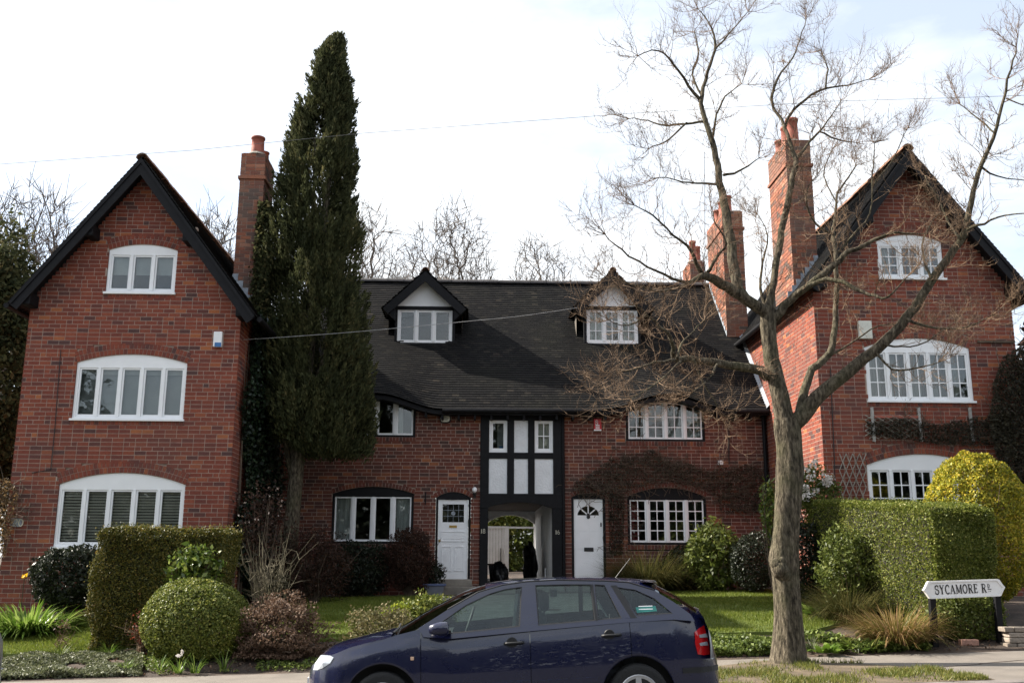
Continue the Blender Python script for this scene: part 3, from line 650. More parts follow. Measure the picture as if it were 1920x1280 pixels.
# doors
def door(d, kind):
    x0, x1, z0, zs, zc = d; fr = MB(); f = .055
    fr.xzprism([(x1-.0, zs-.04), (x0, zs-.04)]+[(x, arcz(x, x0, x1, zs, zc)) for x in np.linspace(x0, x1, 9)], YC+.02, YC+.12)
    fr.box(x0, x0+f, YC+.02, YC+.12, z0, zs-.04).box(x1-f, x1, YC+.02, YC+.12, z0, zs-.04); fo = fr.build('door_frame', BLACK, CH)
    a, b, t = x0+f+.004, x1-f-.004, zs-.045; y = YC+.05; m_ = MB(); w_ = b-a; hh = t-z0
    if kind == 18:
        gz0, gz1 = z0+hh*.715, z0+hh*.945; ga, gb = a+.10, b-.10
        m_.box(a, ga, y, y+.045, z0, t).box(gb, b, y, y+.045, z0, t).box(ga, gb, y, y+.045, gz1, t).box(ga, gb, y, y+.045, z0, gz0)
        dr = m_.build('door', WHITE, CH, label='white front door with a leaded glass light, number 18')
        mo = MB()
        for (p, q, r, s) in ((a+.07, b-.07, .47, .60), (a+.09, a+w_*.46, .10, .41), (a+w_*.56, b-.09, .10, .41)):
            for (X0, X1, Z0, Z1) in ((p, q, z0+hh*r, z0+hh*r+.02), (p, q, z0+hh*s-.02, z0+hh*s), (p, p+.02, z0+hh*r+.02, z0+hh*s-.02), (q-.02, q, z0+hh*r+.02, z0+hh*s-.02)): mo.box(X0, X1, y-.014, y+.001, Z0, Z1)
            mo.box(p+.055, q-.055, y-.009, y+.001, z0+hh*r+.055, z0+hh*s-.055)
        mo.build('door_panel', WHITE, dr)
        MB().box(ga, gb, y+.02, y+.024, gz0, gz1).build('pane', GLASS, dr); MB().box(ga-.05, gb+.05, y+.30, y+.31, gz0-.1, gz1+.1).build('hall', ROOM, dr)
        ld = MB()
        for i in range(1, 4): x = ga+(gb-ga)*i/4; ld.box(x-.004, x+.004, y+.012, y+.019, gz0, gz1)
        for i in range(1, 3): z = gz0+(gz1-gz0)*i/3; ld.box(ga, gb, y+.011, y+.018, z-.004, z+.004)
        ld.lathe([(.05, y+.009), (.05, y+.013)], ((ga+gb)/2, 0, (gz0+gz1)/2), axis='y', k=12)
        ld.build('leading', LEAD, dr)
        MB().box((a+b)/2-.09, (a+b)/2+.09, y-.012, y+.001, z0+hh*.645, z0+hh*.675).build('letter_plate', BRASS, dr)
        MB().lathe([(.02, y-.05), (.03, y-.035), (.012, y-.01), (.02, y+.001)], (a+.04, 0, z0+hh*.48), axis='y', k=12).build('door_knob', BRASS, dr)
    else:
        c = ((a+b)/2, z0+hh*.80); R1, R0 = w_*.37, .055
        arc = [(c[0]+R1*math.cos(PI*i/16), c[1]+R1*.85*math.sin(PI*i/16)) for i in range(17)]
        m_.box(a, b, y, y+.045, z0, c[1]); m_.xzprism([(b, c[1])]+[(b, t), (a, t), (a, c[1])]+arc[::-1], y, y+.045)
        dr = m_.build('door', WHITE, CH, label='white panelled front door with a sunburst fanlight, number 16')
        for i in range(4):
            a0, a1 = PI*i/4+.07, PI*(i+1)/4-.07
            MB().xzprism([(c[0]+r*math.cos(q), c[1]+.85*r*math.sin(q)) for r, q in ((R0+.03, a0), (R1-.01, a0), (R1-.01, (a0+a1)/2), (R1-.01, a1), (R0+.03, a1))], y+.012, y+.017).build('pane', GLASS, dr)
        fb = MB()
        for i in range(1, 4):
            q = PI*i/4; u = Vector((math.cos(q), 0, .85*math.sin(q))); s_ = Vector((-u.z, 0, u.x)).normalized()*.014; p0 = Vector((c[0], y-.004, c[1])); 
            fb.prism([p0+u*.05-s_, p0+u*R1-s_, p0+u*R1+s_, p0+u*.05+s_], (0, .03, 0))
        fb.build('glazing_bar', WHITE, dr)
        MB().box(a+.05, b-.05, y+.3, y+.31, c[1]-.1, t).build('hall', ROOM, dr)
        mo = MB()
        for (p, q, r, s) in ((a+.06, (a+b)/2-.02, .60, .755), ((a+b)/2+.02, b-.06, .60, .755), (a+.06, (a+b)/2-.02, .385, .585), ((a+b)/2+.02, b-.06, .385, .585), (a+.06, (a+b)/2-.02, .05, .34), ((a+b)/2+.02, b-.06, .05, .34)):
            mo.box(p, q, y-.008, y+.001, z0+hh*r, z0+hh*s)
        mo.build('door_panel', WHITE, dr)
        MB().box((a+b)/2-.11, (a+b)/2+.11, y-.014, y+.001, z0+hh*.352, z0+hh*.40).build('letter_plate', PLAST, dr)
        MB().lathe([(.035, y-.03), (.045, y-.015), (.03, y+.001)], ((a+b)/2, 0, c[1]-.035), axis='y', k=14).build('door_knocker', PLAST, dr)
        MB().box(b-.06, b-.035, y-.03, y+.001, z0+hh*.66, z0+hh*.71).build('lock', PLAST, dr)
    MB().box(x0-.15, x1+.15, YC-.38, YC+.1, z0-.36, z0-.16).box(x0-.05, x1+.05, YC-.1, YC+.12, z0-.16, z0-.005).build('door_step', CONC, CH, bevel=.01)
BRASS = mat('brass', (.45, .30, .10), .35, .2, 9, metal=1.)
door(dA, 18); door(dB, 16)
# half-timbered bay over the passage
tf = YC-.045
def X_(px, py): return at(px, py, tf).x
def Z_(py, px=976): return at(px, py, tf).z
zT = EZ-.02; zArch0 = Z_(951); zArch1 = Z_(941); PX0, PX1 = X_(915, 1000), X_(1036, 1000)
zB = .95
for a, b in ((TX0, PX0), (PX1, TX1)): MB().box(a, b, tf, YC+.2, zB, zArch0-.02).build('post', BLACK, CH, bevel=.008)
brm = MB(); arcp = [(x, arcz(x, PX0, PX1, zArch0, zArch1)) for x in np.linspace(PX0, PX1, 13)]
brm.xzprism([(TX0, zArch0-.018), (PX0, zArch0-.018)]+arcp+[(PX1, zArch0-.018), (TX1, zArch0-.018), (TX1, Z_(925)), (TX0, Z_(925))], tf-.01, YC+.2); brm.build('bressummer', BLACK, CH)
xsp = [(TX0, X_(917, 850)), (X_(951, 850), X_(964, 850)), (X_(990, 850), X_(1002.5, 850)), (X_(1037, 850), TX1)]
rails = [(Z_(859.5), Z_(848)), (Z_(788), zT)]
for a, b in xsp: MB().box(a, b, tf, YC+.12, Z_(925)+.002, zT).build('stud', BLACK, CH)
for z0, z1 in rails:
    for (a, b), (c, d) in zip(xsp[:-1], xsp[1:]): MB().box(b+.001, c-.001, tf+.006, YC+.12, z0, z1).build('rail', BLACK, CH)
for (a, b), (c, d) in zip(xsp[:-1], xsp[1:]): MB().box(b, c, tf+.028, YC+.1, Z_(925), rails[0][0]).build('render_panel', RENDER, CH)
MB().box(xsp[1][1], xsp[2][0], tf+.028, YC+.1, rails[0][1], rails[1][0]).build('render_panel', RENDER, CH)
def toys(win, lights, z0, z1, y):
    a, b = lights[0]
    MB().box(a+.01, a+.14, y, y+.06, z0, z0+.07).build('red_box', REDC, win); MB().box(b-.13, b-.03, y, y+.06, z0, z0+.11).build('blue_box', mat('blue_thing', (.05, .2, .45), .6), win)
    MB().box(a+(b-a)*.45, b+.02, y+.25, y+.26, z0, z1).build('curtain', GREY, win)
window(CH, xsp[0][1], xsp[1][0], rails[0][1], rails[1][0]-.001, rails[1][0], tf+.0, 1, sill=False, head=.03, inside=toys, label='small plain window in the timber framing')
window(CH, xsp[2][1], xsp[3][0], rails[0][1], rails[1][0]-.001, rails[1][0], tf+.0, 1, 2, 2, sill=False, head=.03, inside=roller(1., CREAM), label='small four-paned window in the timber framing')
# passage through to the back garden
tb = 30.6
pw = MB(); pw.box(PX0-.25, PX0-.004, YC+.2, tb, zB-.2, 4.2); pw.box(PX1+.004, PX1+.25, YC+.2, tb, zB-.2, 4.2); pw.build('passage_wall', WHITEW, CH)
MB().box(PX0-.2, PX1+.2, YC+.2, tb, zArch1+.12, zArch1+.3).build('passage_ceiling', BLACK, CH)
MB().box(PX0-.25, PX1+.25, YC-.3, tb+6, zB-.3, zB+.06).build('passage_floor', CONC, CH)
ba = MB(); ba.xzprism([(PX1, zArch1+.3), (PX0, zArch1+.3), (PX0, zArch0-.15)]+[(x, arcz(x, PX0, PX1, zArch0-.15, zArch1)) for x in np.linspace(PX0, PX1, 13)]+[(PX1, zArch0-.15)], tb-.1, tb+.1); ba.build('rear_arch', WHITEW, CH)
MB().box(PX1-.07, PX1-.01, 26.4, 26.46, 1.9, 2.75).build('meter_cupboard', WHITE, CH)
MB().tube([(PX1-.04, 25.2, zB), (PX1-.04, 25.2, zB+.45)], .02).build('vent_pipe', WHITE, CH)
MB().box(TX0-.1, PX0+.02, YC-.15, YC+.1, zB-.16, zB-.06).build('plinth_stone', CONC, CH); MB().box(TX0-.08, PX0+.01, YC-.13, YC-.03, zB-.06, zB+.02).build('post_pad', WHITE, CH)
# roof of the pair
rm = []; xs = np.linspace(CX0, CX1, 90); vs_ = np.linspace(0, 1, 26)
V = [tuple(S(x, v)+Vector((0, .03, -.05))) for v in vs_ for x in xs]; n = len(xs)
F = [(j*n+i, j*n+i+1, (j+1)*n+i+1, (j+1)*n+i) for j in range(25) for i in range(n-1)]
V += [(CX0, RY+4.2, EZ+.4), (CX1, RY+4.2, EZ+.4)]; k0 = len(V)-2
F2 = [(25*n+i, 25*n+i+1, k0+1, k0) for i in (0,)]
CRF = npobj('roof', V, F, BLACK, CH, smooth=True)
MB().add([(CX0, RY, RZc-.05), (CX1, RY, RZc-.05), (CX1, RY+4.3, EZ+.4), (CX0, RY+4.3, EZ+.4)], [(0, 1, 2, 3)]).build('rear_slope', TILE, CRF)
MB().box(CX0, CX1, RY+4., RY+4.2, 0.9, EZ+.4).build('rear_wall', BRICKC, CH) if False else None
fr = []; slope_len = math.hypot(RY-EY, RZc-EZ); rows = int(slope_len/.095); TWC = .166
for r in range(rows+1):
    v = (r*.095-.03)/slope_len; off = (r % 2)*TWC/2
    for i in range(int((CX1-CX0)/TWC)):
        x = CX0+off+TWC*(i+.5)
        if v > .42 and any(abs(x-c) < .62 and .46 < v < .8 for c in DORX) : continue
        p = S(x, v); du = (S(x+.05, v)-S(x-.05, v)).normalized(); dv = (S(x, v+.01)-S(x, v-.01)).normalized(); nn = du.cross(dv).normalized(); dv = nn.cross(du)
        fr.append((p, du, dv, nn))
tiles(CRF, fr, key=lambda f: f[0].z+(0 if -2.3 < f[0].x < 6.3 else 9)*1., maxp=300)
ridge_run(CRF, (CX0, RY, RZc-.02), (CX1+.3, RY, RZc-.02), .12, RIDGE)
# eaves board and rafter feet
fa = MB(); xs = np.linspace(CX0+.2, CX1-.02, 140)
for a, b in zip(xs[:-1], xs[1:]):
    za_, zb_ = S(a, 0).z, S(b, 0).z
    fa.add([(a, EY+.03, za_-.13), (b, EY+.03, zb_-.13), (b, EY+.03, zb_-.03), (a, EY+.03, za_-.03), (a, YC+.05, za_-.13), (b, YC+.05, zb_-.13), (b, EY+.06, zb_-.03), (a, EY+.06, za_-.03)], [(0, 1, 2, 3), (0, 4, 5, 1)])
fa.build('eaves_board', BLACK, CH)
for x in np.arange(CX0+.5, CX1-.2, .39):
    if lift(x) > .1: continue
    z = S(x, 0).z; MB().box(x-.025, x+.025, EY+.07, YC-.02, z-.24, z-.135).build('rafter_foot', BLACK, CH)
def gut(x0, x1, nm='gutter'):
    MB().tube([(x, EY-.04, S(x, 0).z-.05) for x in np.linspace(x0, x1, 8)], .05, 8).build(nm, BLACK, CH)
gut(BC[0]+1.6, BC[1]-1.6); gut(BC[1]+1.62, CX1-.05)
MB().tube([(TX1+.035, YC-.06, EZ-.1), (TX1+.035, YC-.06, 1.0)], .035, 8).build('downpipe', BLACK, CH)
MB().tube([(CX1-.09, YC-.08, EZ-.1), (CX1-.09, YC-.08, 1.0)], .045, 8).build('downpipe', BLACK, CH)
# dormers
def dormer(xc, px_l, px_r, lab, nx, ny, ins):
    YD = 24.75; x0, x1 = at(px_l, 612, YD).x, at(px_r, 612, YD).x; z0, z1 = at((px_l+px_r)/2, 644, YD).z, at((px_l+px_r)/2, 581, YD).z; xa = (x0+x1)/2; hw = (x1-x0)/2
    d = MB().box(x0-.07, x0, YD, YD+1.6, z0-.35, z1+.1).box(x1, x1+.07, YD, YD+1.6, z0-.35, z1+.1).box(x0, x1, YD, YD+.1, z0-.1, z0).box(x0, x1, YD, YD+.1, z1, z1+.1).build('dormer', BLACK, CH, label=lab)
    # window sits straight in the dormer
    window(CH, x0, x1, z0, z1-.001, z1, YD-.01, 3, nx, ny, sill=False, head=.02, inside=ins, room=1.2, fmat=WHITE)
    he = hw+.36; ze = at((px_l+px_r)/2, 577, YD-.25).z-.02; za = at((px_l+px_r)/2, 507, YD-.25).z; tn = (za-ze)/he; cp = 1/math.hypot(1, tn); sp = tn*cp
    MB().xzprism([(x0-.02, z1+.1), (x1+.02, z1+.1), (xa, z1+.1+(hw+.02)*tn)], YD, YD+.06).build('gable_panel', WHITE, d)
    for s in (-1, 1):
        n = (s*sp, cp)
        e = (xa+s*he, ze); yb = RY+.3
        MB().xzprism([(xa, za-.02), e, (e[0]-n[0]*.05, e[1]-n[1]*.05), (xa, za-.02-.05/cp)], YD-.28, yb).build('dormer_roof', BLACK, d)
        MB().xzprism([(xa, za-.04), (e[0], e[1]-.02), (e[0]-n[0]*.2, e[1]-.02-n[1]*.2), (xa, za-.04-.2/cp)], YD-.33, YD-.285).build('bargeboard', BLACK, d)
        B = Vector((-s*cp, 0, sp)); N = Vector((s*sp, 0, cp)); f = slope_frames(Vector((xa+s*(he+.03), YD-.33, ze-.03*tn))+N*.004, Vector((0, 1, 0)), B, N, yb-YD+.3, (he+.03)/cp-.03, .095)
        tiles(d, f)
        wedge = MB().xzprism([(xa+s*(he-.02), ze-.02), (xa+s*(hw+.05), ze-.02), (xa+s*(hw+.05), ze-.30)], YD-.26, YD-.02).build('eaves_bracket', BLACK, d)
    ridge_run(d, (xa, YD-.36, za-.03), (xa, RY+.3, za-.03), .10, RIDGEB)
dormer(0, 745, 848, 'dormer with a plain three-light window and white gable panel', 1, 1, nets([], None))
dormer(0, 1100, 1196, 'dormer with a small-paned three-light window behind the bare twigs', 2, 3, nets([0, 2], None, .9))
C2 = chimney(CH, 6.55, 7.12, 25., 26.75, 6.5, at(1378, 394, 25).z, [(6.78, 25.3, .13, .5), (6.78, 25.75, .12, .5), (6.78, 26.3, .12, .45)], 23, -1, band=at(1378, 430, 25).z)
C3 = chimney(CH, at(1293, 480, 29).x, at(1322, 480, 29).x, 29, 30.1, 7.5, at(1308, 487, 29).z, [(at(1303, 480, 29).x, 29.3, .11, .7), (at(1316, 480, 29).x, 29.6, .10, .62), (at(1320, 480, 29).x, 29.9, .10, .6)], 24, -1)
lf = MB()
for i in range(12):
    t = i/12; y = 25+1.75*t; z = EZ+(y-EY)*(RZc-EZ)/(RY-EY); z2 = EZ+(y+.146-EY)*(RZc-EZ)/(RY-EY)
    lf.add([(6.54, y, z-.05), (6.54, y+.146, z2-.05), (6.54, y+.146, z2+.08), (6.54, y, z2+.08)], [(0, 1, 2, 3)])
lf.build('flashing', LEAD, C2)
va = MB()                                          # lead strip where the roof meets the right-hand wing
for i in range(30):
    v0, v1 = i/30, (i+1)/30; p, q = S(CX1-.09, v0), S(CX1-.09, v1)
    va.add([p+Vector((0, 0, .03)), q+Vector((0, 0, .03)), q+Vector((.085, 0, .12)), p+Vector((.085, 0, .12))], [(0, 1, 2, 3)])
va.build('flashing', LEAD, CRF)
# wall furniture
def plate(px0, px1, py0, py1, Y, dep, name, m, parent, label=None, bevel=.01):
    xa, za = xz(px0, py1, Y); xb, zb = xz(px1, py0, Y); return MB().box(xa, xb, Y-dep, Y, za, zb).build(name, m, parent, label=label, bevel=bevel)
BLUEB = mat('blue_plastic', (.03, .13, .33), .4); REDB = mat('red_plastic', (.50, .012, .02), .4, .1); YELB = mat('cream_plastic', (.62, .62, .55), .5, .05)
ab = plate(401, 419, 623, 651, YW, .09, 'alarm_box', WHITE, LW, 'white alarm box with a blue base'); plate(402, 415, 642, 650, YW-.09, .006, 'blue_base', BLUEB, ab)
plate(1609, 1631, 603, 636, YW, .09, 'alarm_box', YELB, RW, 'plain white alarm box')
rb = plate(1113, 1127, 785, 806, YC, .07, 'alarm_box', REDB, CH, 'red alarm box with white lettering'); plate(1113, 1127, 805, 808, YC, .074, 'white_base', WHITE, rb)
plate(1346, 1355, 863, 871, YC, .05, 'vent_cover', WHITE, CH)
pc = at(835, 785, YC)
el = [(pc.x+.135*math.copysign(abs(math.cos(a))**.6, math.cos(a)), pc.z+.105*math.copysign(abs(math.sin(a))**.6, math.sin(a))) for a in np.linspace(0, 2*PI, 25)[:-1]]
el2 = [(pc.x+(x-pc.x)*.80, pc.z+(z-pc.z)*.74) for x, z in el]
CREAMP = mat('plaque_cream', (.82, .81, .72), .5, .04)
pq = MB().xzprism(el, YC-.03, YC).build('wall_plaque', BLACK, CH); MB().xzprism(el2, YC-.036, YC-.0305).build('plaque_face', CREAMP, pq)
pt = MB()
for i, (a, b) in enumerate(((-.03, .03), (-.075, .075), (-.055, .055))): pt.box(pc.x+a, pc.x+b, YC-.039, YC-.0365, pc.z+.03-.03*i, pc.z+.042-.03*i)
pt.build('plaque_lettering', PLAST, pq)
plate(20, 42, 971, 987, YW, .02, 'number_plate', LEAD, LW, 'small grey house number plate', .003)
# wall lamp by the door
lx, lz = xz(890, 925, YC)
lm = MB().box(lx-.03, lx+.03, YC-.02, YC, lz-.1, lz+.02).tube([(lx, YC-.02, lz-.05), (lx, YC-.11, lz-.04), (lx, YC-.12, lz+.02)], .01, 6).lathe([(.05, lz-.03), (.055, lz+.0), (.02, lz+.02)], (lx, YC-.12, 0), k=12).build('wall_lamp', PLAST, CH)
MB().lathe([(.025, lz+.015), (.058, lz+.06), (.055, lz+.11), (.02, lz+.145)], (lx, YC-.12, 0), k=14).build('lamp_globe', WHITE, lm, smooth=True)
MB().box(*sorted((at(797, 930, YC).x, at(799, 930, YC).x)), YC-.03, YC, at(798, 945, YC).z, at(798, 922, YC).z).build('wall_tie', BLACK, CH)
MB().tube([at(1367, y, YC-.02) for y in (785, 870)], .012, 6).build('cable_run', PLAST, CH)
MB().tube([at(114, 655, YW-.015), at(109, 720, YW-.015), at(103, 800, YW-.015), at(95, 880, YW-.015), at(60, 886, YW-.015)], .008, 6).build('cable_run', PLAST, LW)
MB().tube([at(1557, 690, YW-.015), at(1560, 760, YW-.015), at(1564, 850, YW-.015), at(1567, 930, YW-.015)], .01, 6).build('cable_run', PLAST, RW)
# --- stroke letters with slab serifs
def arcpts(cx, cy, rx, ry, a0, a1, n=12): return [(cx+rx*math.cos(R_(a0+(a1-a0)*i/n)), cy+ry*math.sin(R_(a0+(a1-a0)*i/n))) for i in range(n+1)]
T_, t_ = .17, .075
GL = {'S': (.62, [(arcpts(.32, .74, .23, .22, 20, 270, 14)+arcpts(.32, .27, .25, .25, 90, -160, 14)[0:], .13)], [(.52, .62, .52, .86), (.07, .14, .07, .40)]),
 'Y': (.74, [([(.12, .97), (.38, .48)], T_), ([(.62, .97), (.38, .48)], t_), ([(.38, .5), (.38, .03)], T_)], [(.0, .97, .26, .97), (.5, .97, .74, .97), (.25, .03, .51, .03)]),
 'C': (.68, [(arcpts(.40, .5, .30, .47, 45, 315, 20), .14)], [(.62, .66, .62, .92)]),
 'A': (.78, [([(.12, .03), (.38, .97)], t_), ([(.38, .97), (.66, .03)], T_), ([(.2, .33), (.55, .33)], t_)], [(.0, .03, .25, .03), (.52, .03, .8, .03)]),
 'M': (.92, [([(.13, .03), (.15, .97)], t_), ([(.15, .97), (.45, .1)], T_), ([(.45, .1), (.76, .97)], t_), ([(.77, .97), (.77, .03)], T_)], [(.02, .03, .25, .03), (.64, .03, .9, .03), (.02, .97, .18, .97), (.74, .97, .9, .97)]),
 'O': (.74, [(arcpts(.37, .5, .29, .46, 0, 360, 26), .14)], []),
 'R': (.76, [([(.18, .03), (.18, .97)], T_), ([(.18, .95)]+arcpts(.38, .73, .2, .22, 90, -90, 10)+[(.18, .51)], .10), ([(.38, .5), (.64, .03)], T_)], [(.02, .03, .32, .03), (.52, .03, .76, .03), (.02, .97, .2, .97)]),
 'E': (.66, [([(.18, .03), (.18, .97)], T_), ([(.18, .95), (.56, .95)], t_), ([(.18, .5), (.45, .5)], t_), ([(.18, .05), (.58, .05)], t_)], [(.02, .03, .2, .03), (.02, .97, .2, .97), (.56, .76, .56, .97), (.58, .03, .58, .26), (.45, .38, .45, .62)]),
 'D': (.72, [([(.18, .03), (.18, .97)], T_), ([(.18, .95)]+arcpts(.34, .5, .28, .45, 90, -90, 14)+[(.18, .05)], .11)], [(.02, .03, .2, .03), (.02, .97, .2, .97)]),
 '1': (.45, [([(.22, .03), (.22, .97)], T_), ([(.22, .95), (.08, .8)], t_)], [(.06, .03, .38, .03)]),
 '8': (.6, [(arcpts(.3, .73, .2, .22, 0, 360, 18), .11), (arcpts(.3, .27, .24, .25, 0, 360, 18), .11)], []),
 '6': (.6, [(arcpts(.3, .28, .23, .25, 0, 360, 18), .11), (arcpts(.45, .38, .38, .55, 105, 185, 10), .11)], []),
 '2': (.6, [(arcpts(.3, .70, .22, .25, 160, -40, 12)+[(.08, .05), (.55, .05)], .11)], []), '4': (.6, [([(.42, .03), (.42, .97), (.06, .32), (.56, .32)], .11)], []), ' ': (.38, [], [])}
def lettering(mb, text, fr, h, gap=.07):
    """fr(u,v) -> 3D point and push vector; strokes become thin raised bars"""
    u = 0
    for ch in text:
        wd, st, se = GL[ch]
        allst = list(st)+[([(a, b), (c, d)], .06) for a, b, c, d in se]
        for pts, w_ in allst:
            n = len(pts); L_ = []; R2 = []
            for i, p in enumerate(pts):
                q0, q1 = pts[max(0, i-1)], pts[min(n-1, i+1)]; dx, dy = q1[0]-q0[0], q1[1]-q0[1]; l = math.hypot(dx, dy) or 1; nx_, ny_ = -dy/l*w_/2, dx/l*w_/2
                L_.append((p[0]+nx_, p[1]+ny_)); R2.append((p[0]-nx_, p[1]-ny_))
            for i in range(n-1):
                q = [fr((u+a)*h, b*h) for a, b in (L_[i], L_[i+1], R2[i+1], R2[i])]; mb.add([x[0] for x in q], [(0, 1, 2, 3)])
        u += wd+gap
    return u*h
def wall_text(text, px, py, Y, h, m, parent, name, gap=.07):
    o = at(px, py, Y); mb = MB(); lettering(mb, text, lambda u, v: (Vector((o.x+u, Y-.002, o.z+v)), 0), h, gap); return mb.build(name, m, parent)
NUMW = mat('number_paint', (.55, .52, .42), .5)
wall_text('18', 901, 999, tf, .10, NUMW, CH, 'house_number'); wall_text('16', 1041, 1001, tf, .10, NUMW, CH, 'house_number')
wall_text('2O', 24, 986, YW-.022, .14, NUMW, LW, 'house_number')
wall_text('S', 1116.2, 796, YC-.071, .11, WHITE, rb, 'lettering')
bl = MB(); o_ = at(1116, 800.6, YC)
for i in range(3): bl.box(o_.x+.0, o_.x+.10-.0*i, YC-.073, YC-.0712, o_.z-.035*i+.03, o_.z-.035*i+.05)
bl.build('lettering', WHITE, rb)
# ------------------------------------------------------------------ plants
def leaves(P, size, asp=.5, nrm=None, bias=.6, sz_var=.35, rg=RNG):
    """one folded diamond leaf per point; nrm = preferred facing"""
    n = len(P); t = rg.normal(size=(n, 3)); t /= np.linalg.norm(t, axis=1)[:, None]
    m_ = rg.normal(size=(n, 3))
    if nrm is not None: m_ = m_*(1-bias)+nrm*bias*1.6
    b = np.cross(m_, t); b /= (np.linalg.norm(b, axis=1)[:, None]+1e-9)
    s = size*(1+sz_var*rg.uniform(-1, 1, n))[:, None]; t = t*s; b = b*s*asp
    V = np.stack([P-t*.5, P+b*.5, P+t*.5, P-b*.5], 1).reshape(-1, 3)
    return V, np.arange(n*4).reshape(-1, 4)
def lump(d, seed, k=5, amp=.12):
    r = np.random.default_rng(seed); v = np.ones(len(d))
    for _ in range(k):
        w_ = r.normal(size=3)*r.uniform(1.5, 4.5); v += amp/k*2*np.sin(d@w_+r.uniform(0, 6))
    return v
def sphere_pts(n, rg=RNG):
    d = rg.normal(size=(n, 3)); return d/np.linalg.norm(d, axis=1)[:, None]
def stems(mb, base, tips, r0=.02, k=5, wob=.06, rg=random):
    base = Vector(base)
    for t in tips:
        t = Vector(t); pts = [base+(t-base)*q+Vector((rg.uniform(-wob, wob), rg.uniform(-wob, wob), rg.uniform(-wob, wob)))*(0 if q in (0, 1) else 1) for q in (0, .3, .6, 1)]
        mb.tube(pts, [r0, r0*.75, r0*.5, r0*.2], k, cap=False)
def shrub(name, label, cat, c, rad, n, size, m, seed=0, asp=.5, inner=.55, amp=.15, flat=0, nst=14, stemm=None, group=None, zcut=None, rpow=.4, bias=.35):
    """rounded bush: leaves through a lumpy shell, woody stems inside; c = centre of the leaf mass"""
    rg = np.random.default_rng(seed+100); c = Vector(c); gz = G(c.x, c.y); t = thing(name, label, cat, (c.x, c.y, gz), group)
    d = sphere_pts(n, rg); rr = inner+(1-inner)*rg.random(n)**rpow; L_ = lump(d*2, seed, 6, amp)
    P = d*np.array(rad)*(rr*L_)[:, None]+np.array(c); P[:, 2] = np.maximum(P[:, 2], np.array([gz+.02]*n)+rg.random(n)*.05)
    V, F = leaves(P, size, asp, d, bias, rg=rg); npobj('foliage', V, F, m, t, rnd=np.clip(rg.random(n), 0, 1))
    mb = MB(); rr_ = random.Random(seed)
    tips = [c+Vector((rr_.gauss(0, .5)*rad[0], rr_.gauss(0, .5)*rad[1], rr_.uniform(-.2, .75)*rad[2])) for _ in range(nst)]
    stems(mb, (c.x, c.y, gz-.03), tips, .018, 5, .05, rr_); mb.build('stems', stemm or STEM, t)
    return t
def boxhedge(name, label, base_pts, h0, h1, n, size, m, seed=0, rnd_r=.12, core=None):
    """clipped hedge on a quadrilateral footprint (4 xy points, anticlockwise from front left), top h0 (front) h1 (back)"""
    rg = np.random.default_rng(seed+300); B = [Vector(p) for p in base_pts]; cx = sum(p[0] for p in base_pts)/4; cy = sum(p[1] for p in base_pts)/4
    t = thing(name, label, 'hedge', (cx, cy, G(cx, cy)))
    u, v = rg.random(n), rg.random(n); P = np.zeros((n, 3)); Nn = np.zeros((n, 3)); Bn = np.array([tuple(p[:2]) for p in base_pts])
    def bil(u, v): return ((1-u)*(1-v))[:, None]*Bn[0]+(u*(1-v))[:, None]*Bn[1]+(u*v)[:, None]*Bn[2]+((1-u)*v)[:, None]*Bn[3]
    face = rg.choice(5, n, p=[.30, .22, .10, .18, .20]); w_ = rg.random(n)
    uu = np.where(face == 1, 1., np.where(face == 3, 0., u)); vv = np.where(face == 0, 0., np.where(face == 2, 1., v)); ww = np.where(face == 4, 1., w_)
    xy = bil(uu, vv); gz = np.array([G(a, b) for a, b in xy]); top = h0+(h1-h0)*vv
    ctr = np.array([cx, cy]); out = xy-ctr; out /= np.linalg.norm(out, axis=1)[:, None]+1e-9
    # rounding at the top edge and unevenness of the clipping
    z = gz+.05+(top-gz-.05)*ww; edge = np.clip((ww-.90)/.10, 0, 1); inset = rnd_r*edge**2*(face != 4)
    lum = .03*np.sin(xy[:, 0]*5+z*4+seed)+.035*np.sin(xy[:, 1]*4-z*5)+.025*np.sin(z*9+xy[:, 0]*3); depth = rg.exponential(.035, n)-.09*rg.random(n)*(rg.random(n) < .05)
    xy2 = xy-out*(inset-lum+depth)[:, None]; eo = np.minimum.reduce([uu, 1-uu, vv, 1-vv])
    z = np.where(face == 4, z-rnd_r*.7*np.clip(1-eo/.10, 0, 1)**2+.5*lum-depth, z)
    P[:, :2] = xy2; P[:, 2] = z; Nn[:, :2] = out; Nn[face == 4] = (0, 0, 1)
    V, F = leaves(P, size, .55, Nn, .45, rg=rg); npobj('foliage', V, F, m, t, rnd=rg.random(n))
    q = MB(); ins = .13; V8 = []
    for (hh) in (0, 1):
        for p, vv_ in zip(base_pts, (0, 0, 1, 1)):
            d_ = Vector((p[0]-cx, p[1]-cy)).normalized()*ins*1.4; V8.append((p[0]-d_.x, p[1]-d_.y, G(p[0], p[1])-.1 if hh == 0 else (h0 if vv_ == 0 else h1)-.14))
    q.add(V8, [(0, 3, 2, 1), (4, 5, 6, 7), (0, 1, 5, 4), (1, 2, 6, 5), (2, 3, 7, 6), (3, 0, 4, 7)]); q.build('opaque_core', core or HCORE, t)  # solid dark box added inside the leaves to keep light from leaking through
    return t
